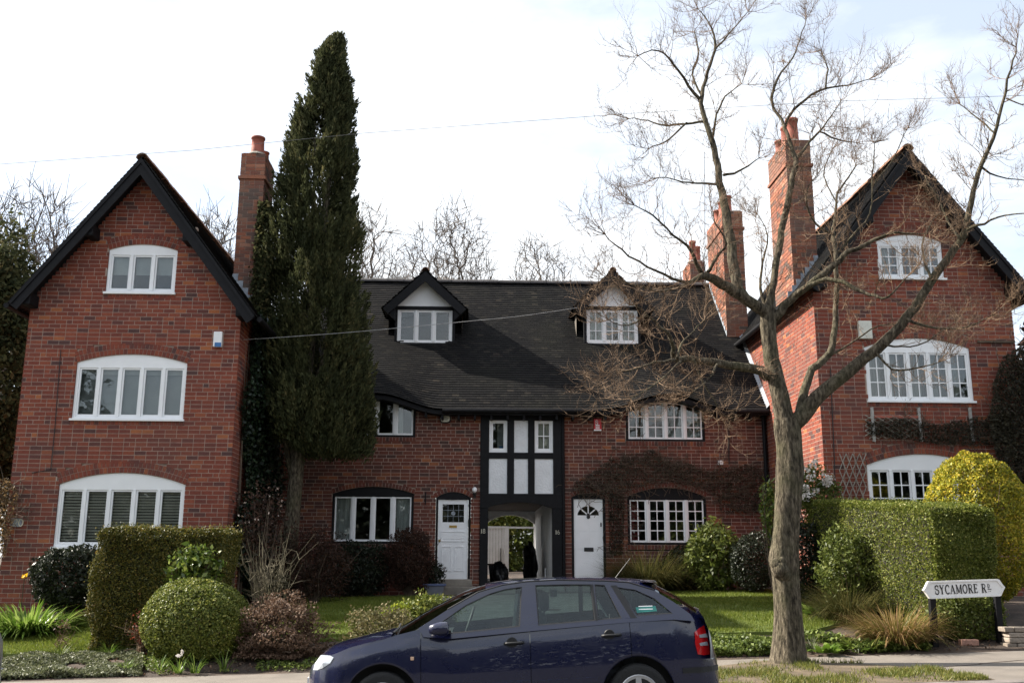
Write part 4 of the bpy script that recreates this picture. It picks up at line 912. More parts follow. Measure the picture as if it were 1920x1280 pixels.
def blades(name, label, c, n, ln, spread, m, seed=0, wd=.012, up=.8, cat='grass clump', group=None, base_r=.15, seg=4):
    """tussock of arching strap leaves"""
    rg = np.random.default_rng(seed+500); cx, cy = c; gz = G(cx, cy); t = thing(name, label, cat, (cx, cy, gz), group)
    an = rg.uniform(0, 2*PI, n); l = ln*rg.uniform(.55, 1.1, n); el = np.clip(rg.normal(up, .22, n), .15, 1.5); br = base_r*np.sqrt(rg.random(n))
    b = np.stack([cx+br*np.cos(an)*spread, cy+br*np.sin(an)*spread, np.full(n, gz)], 1); hd = np.stack([np.cos(an), np.sin(an)], 1)
    V = np.zeros((n, (seg+1)*2, 3)); droop = rg.uniform(.5, 1.4, n)
    p = b.copy(); a = el.copy()
    side = np.stack([-np.sin(an), np.cos(an), np.zeros(n)], 1)
    for i in range(seg+1):
        w_ = wd*(1-(i/seg)**2*.92); V[:, 2*i] = p-side*w_/2; V[:, 2*i+1] = p+side*w_/2
        p = p+np.stack([hd[:, 0]*np.cos(a)*l/seg, hd[:, 1]*np.cos(a)*l/seg, np.sin(a)*l/seg], 1); a = a-droop/seg*1.4
    V[:, :, 2] = np.maximum(V[:, :, 2], gz+.01)
    F = np.concatenate([(np.arange(n)*(seg+1)*2)[:, None]+np.array((2*i, 2*i+1, 2*i+3, 2*i+2)) for i in range(seg)], 0)
    npobj('leaf_blades', V.reshape(-1, 3), F, m, t, rnd=np.tile(rg.random(n), seg), smooth=True)
    return t
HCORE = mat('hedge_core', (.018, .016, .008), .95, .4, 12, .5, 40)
YEW = leafmat('hedge_leaf', [(0, (.038, .044, .009)), (.4, (.074, .080, .014)), (.8, (.15, .135, .022)), (1, (.27, .19, .04))], .25)
PRIVET = leafmat('privet_leaf', [(0, (.05, .07, .010)), (.4, (.11, .14, .018)), (.8, (.18, .20, .035)), (1, (.32, .30, .09))], .4)
BALL = leafmat('ball_leaf', [(0, (.05, .07, .012)), (.4, (.11, .14, .022)), (.8, (.19, .21, .04)), (1, (.36, .34, .09))], .3)
GLOSSY = leafmat('laurel_leaf', [(0, (.02, .035, .010)), (.5, (.035, .06, .016)), (1, (.07, .10, .03))], .25, .35, .5)
DARKG = leafmat('dark_leaf', [(0, (.010, .014, .008)), (.5, (.018, .024, .012)), (1, (.032, .04, .02))], .2, .45)
MIDG = leafmat('mid_leaf', [(0, (.045, .06, .012)), (.5, (.09, .12, .022)), (1, (.17, .19, .045))], .35)
FRESH = leafmat('fresh_leaf', [(0, (.10, .14, .012)), (.5, (.19, .24, .02)), (1, (.34, .36, .04))], .45)
LAURELY = leafmat('spotted_laurel_leaf', [(0, (.04, .07, .012)), (.6, (.09, .14, .02)), (1, (.26, .30, .06))], .35, .35, .5)
BROWN = leafmat('brown_leaf', [(0, (.06, .036, .024)), (.4, (.11, .066, .042)), (.8, (.17, .105, .07)), (1, (.23, .16, .11))], .3, .7)
RUSSET = leafmat('russet_leaf', [(0, (.02, .012, .009)), (.5, (.042, .020, .013)), (1, (.075, .035, .02))], .25, .7)
YELLOW = leafmat('yellow_leaf', [(0, (.11, .12, .012)), (.35, (.22, .23, .02)), (.7, (.42, .38, .035)), (1, (.66, .48, .06))], .4)
CYPM = leafmat('cypress_leaf', [(0, (.024, .029, .015)), (.45, (.056, .064, .028)), (.85, (.10, .10, .044)), (1, (.16, .13, .06))], .3, .8, .1)
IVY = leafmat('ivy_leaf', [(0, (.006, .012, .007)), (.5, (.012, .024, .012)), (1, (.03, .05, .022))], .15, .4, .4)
TUFT = leafmat('tussock_leaf', [(0, (.035, .04, .012)), (.5, (.075, .075, .022)), (1, (.15, .125, .045))], .35)
SEDGE = leafmat('sedge_leaf', [(0, (.09, .10, .02)), (.45, (.17, .14, .035)), (.75, (.26, .15, .06)), (1, (.40, .27, .15))], .35)
STRAP = leafmat('strap_leaf', [(0, (.05, .10, .012)), (.5, (.11, .19, .02)), (1, (.30, .38, .10))], .4, .35, .5)
COVER = leafmat('cover_leaf', [(0, (.05, .055, .03)), (.5, (.10, .115, .05)), (.85, (.19, .20, .11)), (1, (.32, .32, .24))], .3)
COVERG = leafmat('cover_leaf_green', [(0, (.04, .06, .012)), (.5, (.09, .13, .022)), (1, (.22, .26, .07))], .35)
PETALW = leafmat('white_petal', [(0, (.55, .50, .46)), (1, (.85, .82, .80))], .3); PETALY = leafmat('yellow_petal', [(0, (.75, .42, .01)), (1, (.85, .6, .02))], .3)
PETALP = leafmat('pale_petal', [(0, (.40, .26, .20)), (.5, (.62, .48, .40)), (1, (.78, .70, .64))], .3)

# --- cypress in front of the recess
cyp = thing('cypress_tree', 'tall dark conical cypress rising in front of the low roof', 'tree', (at(545, 1060, 21.3).x, 21.3, G(-4, 21.3)))
YCY = 21.3; prof = [(60, 629, 642), (100, 594, 650), (150, 574, 660), (250, 536, 670), (350, 516, 678), (450, 494, 690), (540, 484, 696), (650, 492, 694), (750, 480, 700), (800, 500, 700), (838, 560, 690)]
zz = []; xl = []; xr = []
for py, a, b in prof: p, q = at(a, py, YCY), at(b, py, YCY); zz.append(p.z); xl.append(p.x); xr.append(q.x)
zz, xl, xr = zz[::-1], xl[::-1], xr[::-1]
rg = np.random.default_rng(77); NS = 4300; P = []; Nn = []
for k in range(NS):                                    # upright sprays of scale leaves around several leaders
    z = zz[0]+(zz[-1]-zz[0])*rg.random()**1.3; a, b = np.interp(z, zz, xl), np.interp(z, zz, xr); c = (a+b)/2; r = (b-a)/2*float(np.interp(z, [5, 9, 11, 13, 14.3], [.92, .87, .86, .86, .75]))
    an = rg.uniform(0, 2*PI); q = .30+.70*rg.random()**.55; lump_ = 1+.10*math.sin(an*3+z*1.7)+.08*math.sin(an*5-z*2.9)
    px_, py_ = c+r*q*lump_*math.cos(an)*.96, YCY+r*.9*q*lump_*math.sin(an)
    if math.sin(z*1.3+an*2)+math.sin(z*2.1-an*3+1) < (-1.3 if z < 7 else -.75) and q > .2: continue
    m_ = 62; L_ = .60*min(1, .25+.75*r/1.1); tt = rg.random(m_); od = np.array([math.cos(an), math.sin(an), 0])*.45*q
    pt = np.stack([np.full(m_, px_), np.full(m_, py_), np.full(m_, z)], 1)+tt[:, None]*(od*L_*.7+np.array([0, 0, L_*.75]))-np.array([0, 0, .2])+rg.normal(0, .055, (m_, 3))*(1.25-tt)[:, None]
    P.append(pt); dq = od*1.2+np.array([0, 0, .75]); Nn.append(np.tile(dq/np.linalg.norm(dq), (m_, 1))+rg.normal(0, .33, (m_, 3)))
P = np.concatenate(P); T = np.concatenate(Nn); T /= np.linalg.norm(T, axis=1)[:, None]; n = len(P)
b = np.cross(rg.normal(size=(n, 3)), T); b /= np.linalg.norm(b, axis=1)[:, None]; s_ = (.10*(1+.4*rg.uniform(-1, 1, n)))[:, None]
V = np.stack([P-T*s_*.4, P+b*s_*.15, P+T*s_*.6, P-b*s_*.15], 1).reshape(-1, 3); F = np.arange(n*4).reshape(-1, 4)
tint = np.repeat(rg.random(n//62), 62); npobj('crown', V, F, CYPM, cyp, rnd=np.clip(.55*tint+.45*rg.random(n), 0, 1))
tk = MB(); b0 = at(540, 1075, YCY); tk.tube([(b0.x, YCY, G(-4, 21)-.1), (b0.x+.02, YCY, 2.2), (b0.x+.1, YCY, 4.2), (b0.x+.25, YCY, 7), (b0.x+.45, YCY, 10), at(634, 75, YCY)], [.21, .165, .15, .12, .07, .02], 12)
for (x0, z0, x1, z1) in ((0, 3.6, -.35, 8), (.1, 4, .35, 9.), (0, 3.2, -.6, 6.5), (.1, 4.5, .8, 7.5), (.2, 6, .1, 11.5)): tk.tube([(b0.x+x0, YCY, z0), (b0.x+x0*.5+x1*.6, YCY+.15*(x1), (z0+z1)/2), (b0.x+x1, YCY-.1, z1)], [.07, .05, .015], 7)
tk.build('trunk', BARK, cyp, smooth=True)
# --- ivy on the side wall of the left wing, round the chimney foot
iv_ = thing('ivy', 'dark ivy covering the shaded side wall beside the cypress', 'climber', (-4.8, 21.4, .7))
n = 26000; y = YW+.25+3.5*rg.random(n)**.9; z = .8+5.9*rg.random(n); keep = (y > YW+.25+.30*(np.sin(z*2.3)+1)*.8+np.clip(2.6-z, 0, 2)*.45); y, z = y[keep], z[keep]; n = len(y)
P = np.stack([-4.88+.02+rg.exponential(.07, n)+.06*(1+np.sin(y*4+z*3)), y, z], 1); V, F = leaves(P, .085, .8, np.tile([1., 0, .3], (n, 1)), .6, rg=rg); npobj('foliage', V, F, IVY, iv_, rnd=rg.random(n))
mb = MB()
for k in range(14):
    y0 = 19.9+rg.random()*3; mb.tube([(-4.87, y0, .7), (-4.85, y0+.1, 2.2), (-4.86, y0+rg.normal(0, .3), 4), (-4.86, y0+rg.normal(0, .4), 6)], [.025, .02, .014, .006], 5)
mb.build('stems', STEM, iv_)
iv2 = thing('ivy', 'green ivy clinging to the left-hand chimney stack', 'climber', (-4.9, 21.2, 6.5))
n = 5200; z = 6.3+3.1*rg.random(n); f = rg.random(n) < .55; x = np.where(f, -5.0+.28*rg.random(n)+.14*(9.4-z)/3*rg.normal(0, .6, n), -4.9+rg.exponential(.07, n)); y = np.where(f, 20.78-rg.exponential(.05, n), 20.8+.9*rg.random(n))
P = np.stack([x, y, z], 1); V, F = leaves(P, .08, .7, None, rg=rg); npobj('foliage', V, F, CYPM, iv2, rnd=rg.random(n))
mb = MB(); mb.tube([(-4.9, 20.79, 6.2), (-4.93, 20.78, 7.5), (-4.9, 20.78, 9)], [.02, .015, .006], 5); mb.build('stems', STEM, iv2)

# --- clipped hedges
a = onground(183, 1212); hb = 16.9
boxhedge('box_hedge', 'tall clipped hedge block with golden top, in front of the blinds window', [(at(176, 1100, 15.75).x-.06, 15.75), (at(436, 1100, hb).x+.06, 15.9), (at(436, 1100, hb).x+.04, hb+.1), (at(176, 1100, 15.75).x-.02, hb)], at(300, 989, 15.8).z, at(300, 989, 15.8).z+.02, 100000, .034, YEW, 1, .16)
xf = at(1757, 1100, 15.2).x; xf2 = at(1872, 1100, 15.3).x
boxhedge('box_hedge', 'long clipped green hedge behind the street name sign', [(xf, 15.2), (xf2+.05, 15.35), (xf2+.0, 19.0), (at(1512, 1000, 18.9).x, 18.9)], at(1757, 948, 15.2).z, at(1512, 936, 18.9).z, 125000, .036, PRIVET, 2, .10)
# --- shrubs of the left garden
def P3(px, py, Y): return at(px, py, Y)
shrub('ball_shrub', 'clipped golden green ball bush in front of the hedge block', 'shrub', P3(368, 1165, 15.3), (.80, .72, .63), 42000, .036, BALL, 3, .6, .88, .04, nst=10, rpow=.6, bias=.5)
shrub('evergreen_shrub', 'rounded dark evergreen bush below the blinds window', 'shrub', P3(128, 1082, 18.5), (.68, .5, .58), 9000, .07, DARKG, 4, .5)
shrub('laurel', 'glossy spotted laurel peeping over the ball bush', 'shrub', P3(362, 1062, 15.62), (.42, .22, .36), 900, .10, LAURELY, 5, .5, .3, .3)
shrub('hydrangea', 'dry brown hydrangea bush with faded flower heads', 'shrub', P3(525, 1200, 15.2), (.62, .5, .62), 15000, .042, BROWN, 6, .6, .5, .32, nst=40)
shrub('hydrangea', 'smaller faded hydrangea beside the car bonnet', 'shrub', P3(725, 1185, 15.4), (.52, .42, .34), 6000, .045, leafmat('faded_leaf', [(0, (.06, .06, .02)), (.5, (.13, .12, .045)), (1, (.24, .19, .10))], .3, .7), 7, .6, .4, .4, nst=24)
shrub('golden_shrub', 'bright yellow-green young shrub above the car bonnet', 'shrub', P3(745, 1158, 16.), (.33, .25, .25), 2600, .05, FRESH, 8, .4, .3, .3)
shrub('variegated_shrub', 'pale variegated shrub by the car windscreen', 'shrub', P3(808, 1150, 16.), (.42, .3, .34), 3600, .055, BALL, 9, .5, .35, .35)
shrub('bare_shrub', 'tangled leafless shrub with russet leaves under the cypress', 'shrub', P3(590, 1055, 20.8), (.75, .5, .75), 9000, .05, RUSSET, 10, .5, .3, .3, nst=40)
shrub('evergreen_shrub', 'low dark shrub under the net-curtained window', 'shrub', P3(670, 1065, 22.5), (.85, .4, .62), 11000, .06, DARKG, 11, .5, .4, .2)
shrub('russet_shrub', 'reddish brown twiggy shrub between the window and the white door', 'shrub', P3(768, 1050, 22.3), (.55, .45, .72), 14000, .05, RUSSET, 12, .4, .4, .2, nst=40)
shrub('camellia', 'thin camellia with pinkish blossoms beside the cypress trunk', 'shrub', P3(490, 985, 18.9), (.48, .3, .8), 1500, .075, RUSSET, 13, .5, .1, .4, nst=34)
cm = bpy.data.objects.get('camellia'); n = 45; P = sphere_pts(n)*np.array((.45, .3, .42))+np.array(P3(488, 945, 18.85)); V, F = leaves(P, .045, .8); npobj('blossom', V, F, PETALP, cm, rnd=RNG.random(n))
# bare twiggy stems right of the hedge
def thicket(name, label, base, h, spread, n, seed, m=None, sub=5, r0=.012):
    rr = random.Random(seed); b = Vector(base); t = thing(name, label, 'shrub', b); mb = MB()
    for k in range(n):
        d = Vector((rr.gauss(0, 1)*spread, rr.gauss(0, .5)*spread, h*rr.uniform(.6, 1.1))); p = [b+Vector((rr.uniform(-.1, .1), rr.uniform(-.1, .1), 0))]
        for q in (.25, .5, .75, 1.): p.append(b+Vector((d.x*q**1.3, d.y*q**1.3, d.z*q))+Vector((rr.gauss(0, .05), rr.gauss(0, .05), rr.gauss(0, .04))))
        mb.tube(p, [r0, r0*.8, r0*.6, r0*.45, r0*.2], 4, cap=False)
        for s in range(sub):
            i = rr.randint(1, 3); q0 = p[i]; e = q0+Vector((rr.gauss(0, .18), rr.gauss(0, .15), rr.uniform(-.05, .3))); mb.tube([q0, (q0+e)/2+Vector((rr.gauss(0, .03), 0, rr.gauss(0, .03))), e], [r0*.45, r0*.3, r0*.12], 3, cap=False)
    mb.build('stems', m or TWIG, t); return t
thicket('bare_shrub', 'arching bare rose stems to the right of the hedge block', (at(505, 1120, 17.5).x, 17.5, G(-4.2, 17.5)), 1.6, .45, 40, 3, mat('rose_stem', (.10, .085, .05), .9, .3), 6)
# --- strap leaves, daffodils, small things in the beds
blades('agapanthus', 'big clump of glossy arching strap leaves at the left edge', (at(58, 1120, 17.6).x, 17.6), 1000, .75, 2.9, STRAP, 1, .042, .9, 'plant', base_r=.22)
dt = thing('daffodil', 'single yellow daffodil above the strap leaves', 'flower', at(46, 1120, 17.7)); c = at(46, 1080, 17.7)
MB().tube([c-Vector((0, 0, .5)), c], .006, 5).build('flower_stem', GLOSSY, dt); V, F = leaves(np.array(c)+RNG.normal(0, .012, (9, 3)), .09, .6); npobj('petals', V, F, PETALY, dt, rnd=RNG.random(9))
BED = bpy.data.objects['ground']
def cover(name, px0, px1, y0, y1, n, size, m, seed, hmax=.12, dens=None):
    rg = np.random.default_rng(seed); y = rg.uniform(y0, y1, n); xa = at(px0, 1200, 15).x/15; xb = at(px1, 1200, 15).x/15; x = (xa+(xb-xa)*rg.random(n))*y
    cl = np.sin(x*3.7+y*2.1)+np.sin(x*1.9-y*5.3+seed)+np.sin(x*8.1+y*6); k = cl > (dens if dens is not None else -1.2); x, y, cl = x[k], y[k], cl[k]; n = len(x)
    z = np.array([G(a, b) for a, b in zip(x, y)])+.015+hmax*rg.random(n)*(.45+.25*cl).clip(.15, 1); P = np.stack([x, y, z], 1)
    V, F = leaves(P, size, .7, np.tile([0, 0, 1.], (n, 1)), .5, rg=rg); o = npobj(name, V, F, m, None, rnd=rg.random(n)); o['kind'] = 'stuff'; o['label'] = LBL.pop(0); o['category'] = 'ground cover'
    return o
LBL = ['grey-green ground cover filling the front bed at the left edge', 'scattered low leaves on the bare bed below the ball bush', 'green ground cover in the bed in front of the right lawn', 'low leafy plants around the foot of the street tree bed', 'worn grass on the verge round the street tree', 'dead leaves and litter over the beds']
cover('ground_cover', -20, 270, 14.4, 15.65, 26000, .05, COVER, 1, .10, -1.6)
cover('ground_cover', 230, 640, 14.4, 15.6, 5000, .045, COVERG, 2, .07, .1)
cover('ground_cover', 1325, 1462, 14.45, 15.6, 8000, .06, COVERG, 3, .16, -1.5)
cover('ground_cover', 1500, 1745, 14.4, 15.3, 4200, .075, COVERG, 4, .14, .2)
def tuft(px, py, n, ln, lab, m=STRAP, up=1.25, cat='plant', wd=.012, sp=1., nm='daffodil_clump', grp=None):
    p = onground(px, py); return blades(nm, lab, (p.x, p.y), n, ln, sp, m, int(px), wd, up, cat, base_r=.07, group=grp)
for px, py, nf, lab in ((205, 1228, 0, 'daffodil leaves by the corner of the hedge block'), (300, 1258, 0, 'daffodil leaves below the left side of the ball bush'), (335, 1262, 2, 'white narcissus blooming below the ball bush'), (365, 1262, 0, 'thin bulb leaves just right of the white narcissus'), (420, 1255, 0, 'bulb leaves below the right side of the ball bush')):
    t = tuft(px, py, 34, .32, lab)
    for k in range(nf):
        p = onground(px+6*k, py); c = p+Vector((0, -.05, .24+.05*k)); V, F = leaves(np.array(c)+RNG.normal(0, .01, (8, 3)), .06, .7); npobj('petals', V, F, PETALW, t, rnd=RNG.random(8))
tuft(235, 1256, 120, .22, 'bright grassy tuft in the bare bed', STRAP, 1.0, 'plant', .008, 1.8, 'grass_tuft'); tuft(112, 1232, 60, .28, 'pale grassy weed in the grey ground cover', COVERG, 1.1, 'plant', .01, 1.2, 'grass_tuft')
thicket('rose_bush', 'small red-leaved rose left of the ball bush', onground(263, 1232), .55, .12, 9, 8); o = bpy.data.objects['rose_bush']; n = 160; b = onground(263, 1232); P = np.array(b)+np.array([0, 0, .38])+RNG.normal(0, 1, (n, 3))*np.array((.10, .06, .15)); V, F = leaves(P, .045, .6); npobj('foliage', V, F, leafmat('red_leaf', [(0, (.10, .02, .012)), (1, (.25, .06, .03))], .35), o, rnd=RNG.random(n))
thicket('rose_bush', 'young pruned rose sprouting on the left lawn edge', onground(115, 1222), .45, .06, 4, 9); o = bpy.data.objects['rose_bush.001']; n = 60; b = onground(115, 1222); P = np.array(b)+np.array([0, 0, .40])+RNG.normal(0, 1, (n, 3))*np.array((.06, .05, .06)); V, F = leaves(P, .04, .6); npobj('foliage', V, F, BROWN, o, rnd=RNG.random(n))
# --- plants of the right garden
blades('pampas_grass', 'large arching grass clump under the small-paned window', (at(1212, 1080, 22.1).x, 22.1), 2600, 1.25, 1.6, TUFT, 21, .012, 1.05, 'grass clump', base_r=.38, seg=5)
shrub('rhododendron', 'leafy light green shrub at the corner of the small-paned window', 'shrub', P3(1338, 1050, 21.6), (.62, .5, .78), 4200, .12, MIDG, 22, .4, .35, .25)
shrub('evergreen_shrub', 'dark round bush left of the street tree trunk', 'shrub', P3(1418, 1052, 20.9), (.55, .5, .62), 9000, .05, DARKG, 23, .5, .6, .1)
shrub('evergreen_shrub', 'low dark shrub between the grass clump and the leafy shrub', 'shrub', P3(1290, 1062, 22.8), (.6, .3, .5), 5000, .06, DARKG, 24)
pr_ = shrub('pieris', 'white-flowering shrub against the corner of the right house', 'shrub', P3(1530, 935, 19.0), (.42, .3, .62), 2600, .10, MIDG, 25, .35, .3, .3)
n = 420; cs = np.array([np.array(P3(px, py, 18.75)) for px, py in ((1512, 880), (1520, 895), (1508, 912), (1526, 868), (1550, 895), (1546, 905), (1556, 900), (1515, 925), (1508, 930), (1530, 920))]); P = cs[RNG.integers(0, 10, n)]+RNG.normal(0, .045, (n, 3)); V, F = leaves(P, .05, .8); npobj('blossom', V, F, PETALW, pr_, rnd=RNG.random(n))
shrub('evergreen_shrub', 'dark shrub in the corner between the trunk and the end of the clipped hedge', 'shrub', P3(1500, 1050, 18.6), (.45, .3, .75), 6000, .06, DARKG, 46)
p2 = shrub('pieris', 'slim pale-leaved shrub showing left of the trunk', 'shrub', P3(1446, 960, 18.9), (.22, .2, .7), 900, .10, LAURELY, 26, .35, .2, .3)
shrub('yellow_shrub', 'golden yellow flowering shrub above the clipped hedge', 'shrub', P3(1838, 985, 17.0), (.95, .7, 1.28), 46000, .045, YELLOW, 27, .6, .86, .05, bias=.5)
shrub('leafy_shrub', 'loose green shrub growing against the left end of the clipped hedge', 'shrub', P3(1592, 1060, 17.2), (.60, .4, .62), 4200, .085, MIDG, 28, .35, .25, .3)
blades('tussock', 'drooping straw-green tussock below the loose shrub', (at(1590, 1130, 16.7).x, 16.7), 1300, .95, 2.0, TUFT, 29, .012, 1.05, 'grass clump', base_r=.2, seg=5)
blades('sedge', 'reddish straw sedge clump left of the sign post', (at(1680, 1200, 14.9).x, 14.9), 1500, .75, 2.2, SEDGE, 30, .014, 1.05, 'grass clump', base_r=.2, seg=5)
tuft(1523, 1222, 44, .34, 'blue-green bulb leaves right of the street tree', COVER); 
blades('bergenia', 'broad leaved plant at the lawn corner behind the tree', (at(1530, 1120, 17.5).x, 17.5), 60, .35, 2.2, STRAP, 33, .12, .9, 'plant', base_r=.15)
blades('bergenia', 'broad glossy leaves on the pavement edge right of the tree', (onground(1550, 1222).x, onground(1550, 1222).y), 50, .26, 2.2, STRAP, 34, .09, .8, 'plant', base_r=.12)
blades('bergenia', 'pale broad-leaved plant at the pavement edge left of the sedge', (onground(1608, 1216).x, onground(1608, 1216).y), 60, .26, 2.6, LAURELY, 35, .09, .8, 'plant', base_r=.12)
shrub('low_shrub', 'dark low growth between the two sign posts', 'shrub', P3(1815, 1160, 15.0), (.55, .18, .42), 5200, .05, MIDG, 36, .5, .3, .2)
# --- climbers on the right-hand walls
def climber(name, label, pts, Y, dep, n, size, m, stemseed, wire=60):
    """leaves and fine stems scattered in polygons of the wall plane"""
    rg = np.random.default_rng(stemseed); t = thing(name, label, 'climber', at(pts[0][0], pts[0][1], Y))
    poly = np.array(pts, float); x0, y0 = poly.min(0); x1, y1 = poly.max(0)
    def inside(q):
        c = np.zeros(len(q), bool); j = len(poly)-1
        for i in range(len(poly)):
            a, b = poly[i], poly[j]; c ^= ((a[1] > q[:, 1]) != (b[1] > q[:, 1])) & (q[:, 0] < (b[0]-a[0])*(q[:, 1]-a[1])/(b[1]-a[1]+1e-9)+a[0]); j = i
        return c
    q = np.stack([rg.uniform(x0, x1, n*2), rg.uniform(y0, y1, n*2)], 1); q = q[inside(q)][:n]
    P = np.array([at(a, b, Y-.02-abs(d)) for (a, b), d in zip(q, rg.normal(0, dep, len(q)))]); V, F = leaves(P, size, .45, None, rg=rg); npobj('foliage', V, F, m, t, rnd=rg.random(len(P)))
    mb = MB()
    for k in range(wire):
        s = q[rg.integers(len(q))]; pts_ = [s]; a = rg.uniform(-.5, .5) if rg.random() < .6 else rg.uniform(0, 6)
        for _ in range(5): a += rg.normal(0, .5); s = s+np.array([math.cos(a), math.sin(a)])*9; pts_.append(s)
        mb.tube([at(x, y, Y-.03-.03*abs(math.sin(x))) for x, y in pts_], .006, 3, cap=False)
    mb.build('stems', STEM, t); return t
CLM = leafmat('climber_leaf', [(0, (.016, .015, .010)), (.5, (.030, .027, .016)), (1, (.055, .048, .026))], .25, .7)
climber('clematis', 'dark tangled climber over the fanlight door and small-paned window', [(1070, 928), (1075, 905), (1110, 885), (1140, 860), (1180, 850), (1225, 842), (1245, 862), (1290, 868), (1330, 880), (1400, 870), (1430, 880), (1435, 960), (1350, 960), (1345, 930), (1310, 912), (1250, 902), (1200, 912), (1170, 925), (1140, 930)], YC, .07, 5600, .045, CLM, 1, 460)
climber('rose_climber', 'thin climbing stems beside the fanlight door', [(1140, 925), (1172, 925), (1168, 1040), (1142, 1040)], YC, .05, 1300, .05, CLM, 2, 40)
climber('rose_climber', 'wiry climber trained below the five-light window of the right house', [(1625, 790), (1700, 785), (1760, 795), (1830, 782), (1900, 770), (1900, 830), (1830, 835), (1760, 832), (1690, 822), (1630, 815)], YW, .06, 4200, .05, CLM, 3, 150)
climber('wall_shrub', 'leafless climber up the far right corner of the right house', [(1862, 720), (1880, 670), (1925, 640), (1960, 640), (1960, 960), (1900, 960), (1870, 860), (1855, 800)], YW-.1, .2, 13000, .06, CLM, 4, 200)
climber('rose_climber', 'pale flowering climber at the left edge of the photograph', [(-10, 900), (14, 895), (34, 920), (30, 960), (20, 1000), (8, 1045), (-10, 1050)], YW-.05, .1, 1500, .05, leafmat('rusty_leaf', [(0, (.05, .035, .02)), (.6, (.12, .08, .04)), (1, (.35, .22, .10))], .3), 5, 30)
# trellis panels
def trellis(label, px0, px1, py0, py1, n):
    t = thing('trellis', label, 'trellis', at(px0, py1, YW-.03)); m = mat('trellis_wood', (.30, .27, .23), .9, .3, 20)
    for s in (1, -1):
        for i in range(-n, 2*n):
            pts = []
            for q in (0, 1):
                py = py0+(py1-py0)*q; px = px0+(px1-px0)*(i/n + s*q*.75); pts.append((px, py))
            # clip to the panel
            (xa, ya), (xb, yb) = pts
            t0, t1 = 0., 1.; dx = xb-xa
            lo, hi = sorted(((px0-xa)/dx, (px1-xa)/dx)); t0, t1 = max(t0, lo), min(t1, hi)
            if t1-t0 < .12: continue
            A_, B_ = at(xa+dx*t0, ya+(yb-ya)*t0, YW-.03-.012*s), at(xa+dx*t1, ya+(yb-ya)*t1, YW-.03-.012*s); MB().tube([A_, B_], .011, 4).build('lath', m, t)
    return t
trellis('diamond trellis panel left of the lowest window of the right house', 1574, 1624, 850, 945, 4)
trellis('diamond trellis peeping from the climber under the five-light window', 1622, 1720, 778, 822, 6)
fr_t = thing('trellis', 'weathered posts of the trellis frame under the five-light window', 'trellis', at(1640, 820, YW))
for px in (1636, 1724, 1820): MB().box(at(px-2.5, 800, YW).x, at(px+2.5, 800, YW).x, YW-.05, YW-.01, at(px, 828, YW).z, at(px, 764, YW).z).build('post', mat('grey_wood', (.33, .32, .30), .9, .25, 9) if px == 1636 else MATS['grey_wood'], fr_t)
MB().box(at(1638, 781, YW).x, at(1722, 781, YW).x, YW-.048, YW-.012, at(1680, 784, YW).z, at(1680, 779, YW).z).build('rail', CLAY, fr_t)
MB().box(at(1832, 641, YW).x, 11.15, YW-.05, YW-.005, at(1860, 643, YW).z, at(1860, 639, YW).z).build('wall_batten', STEM, RW)
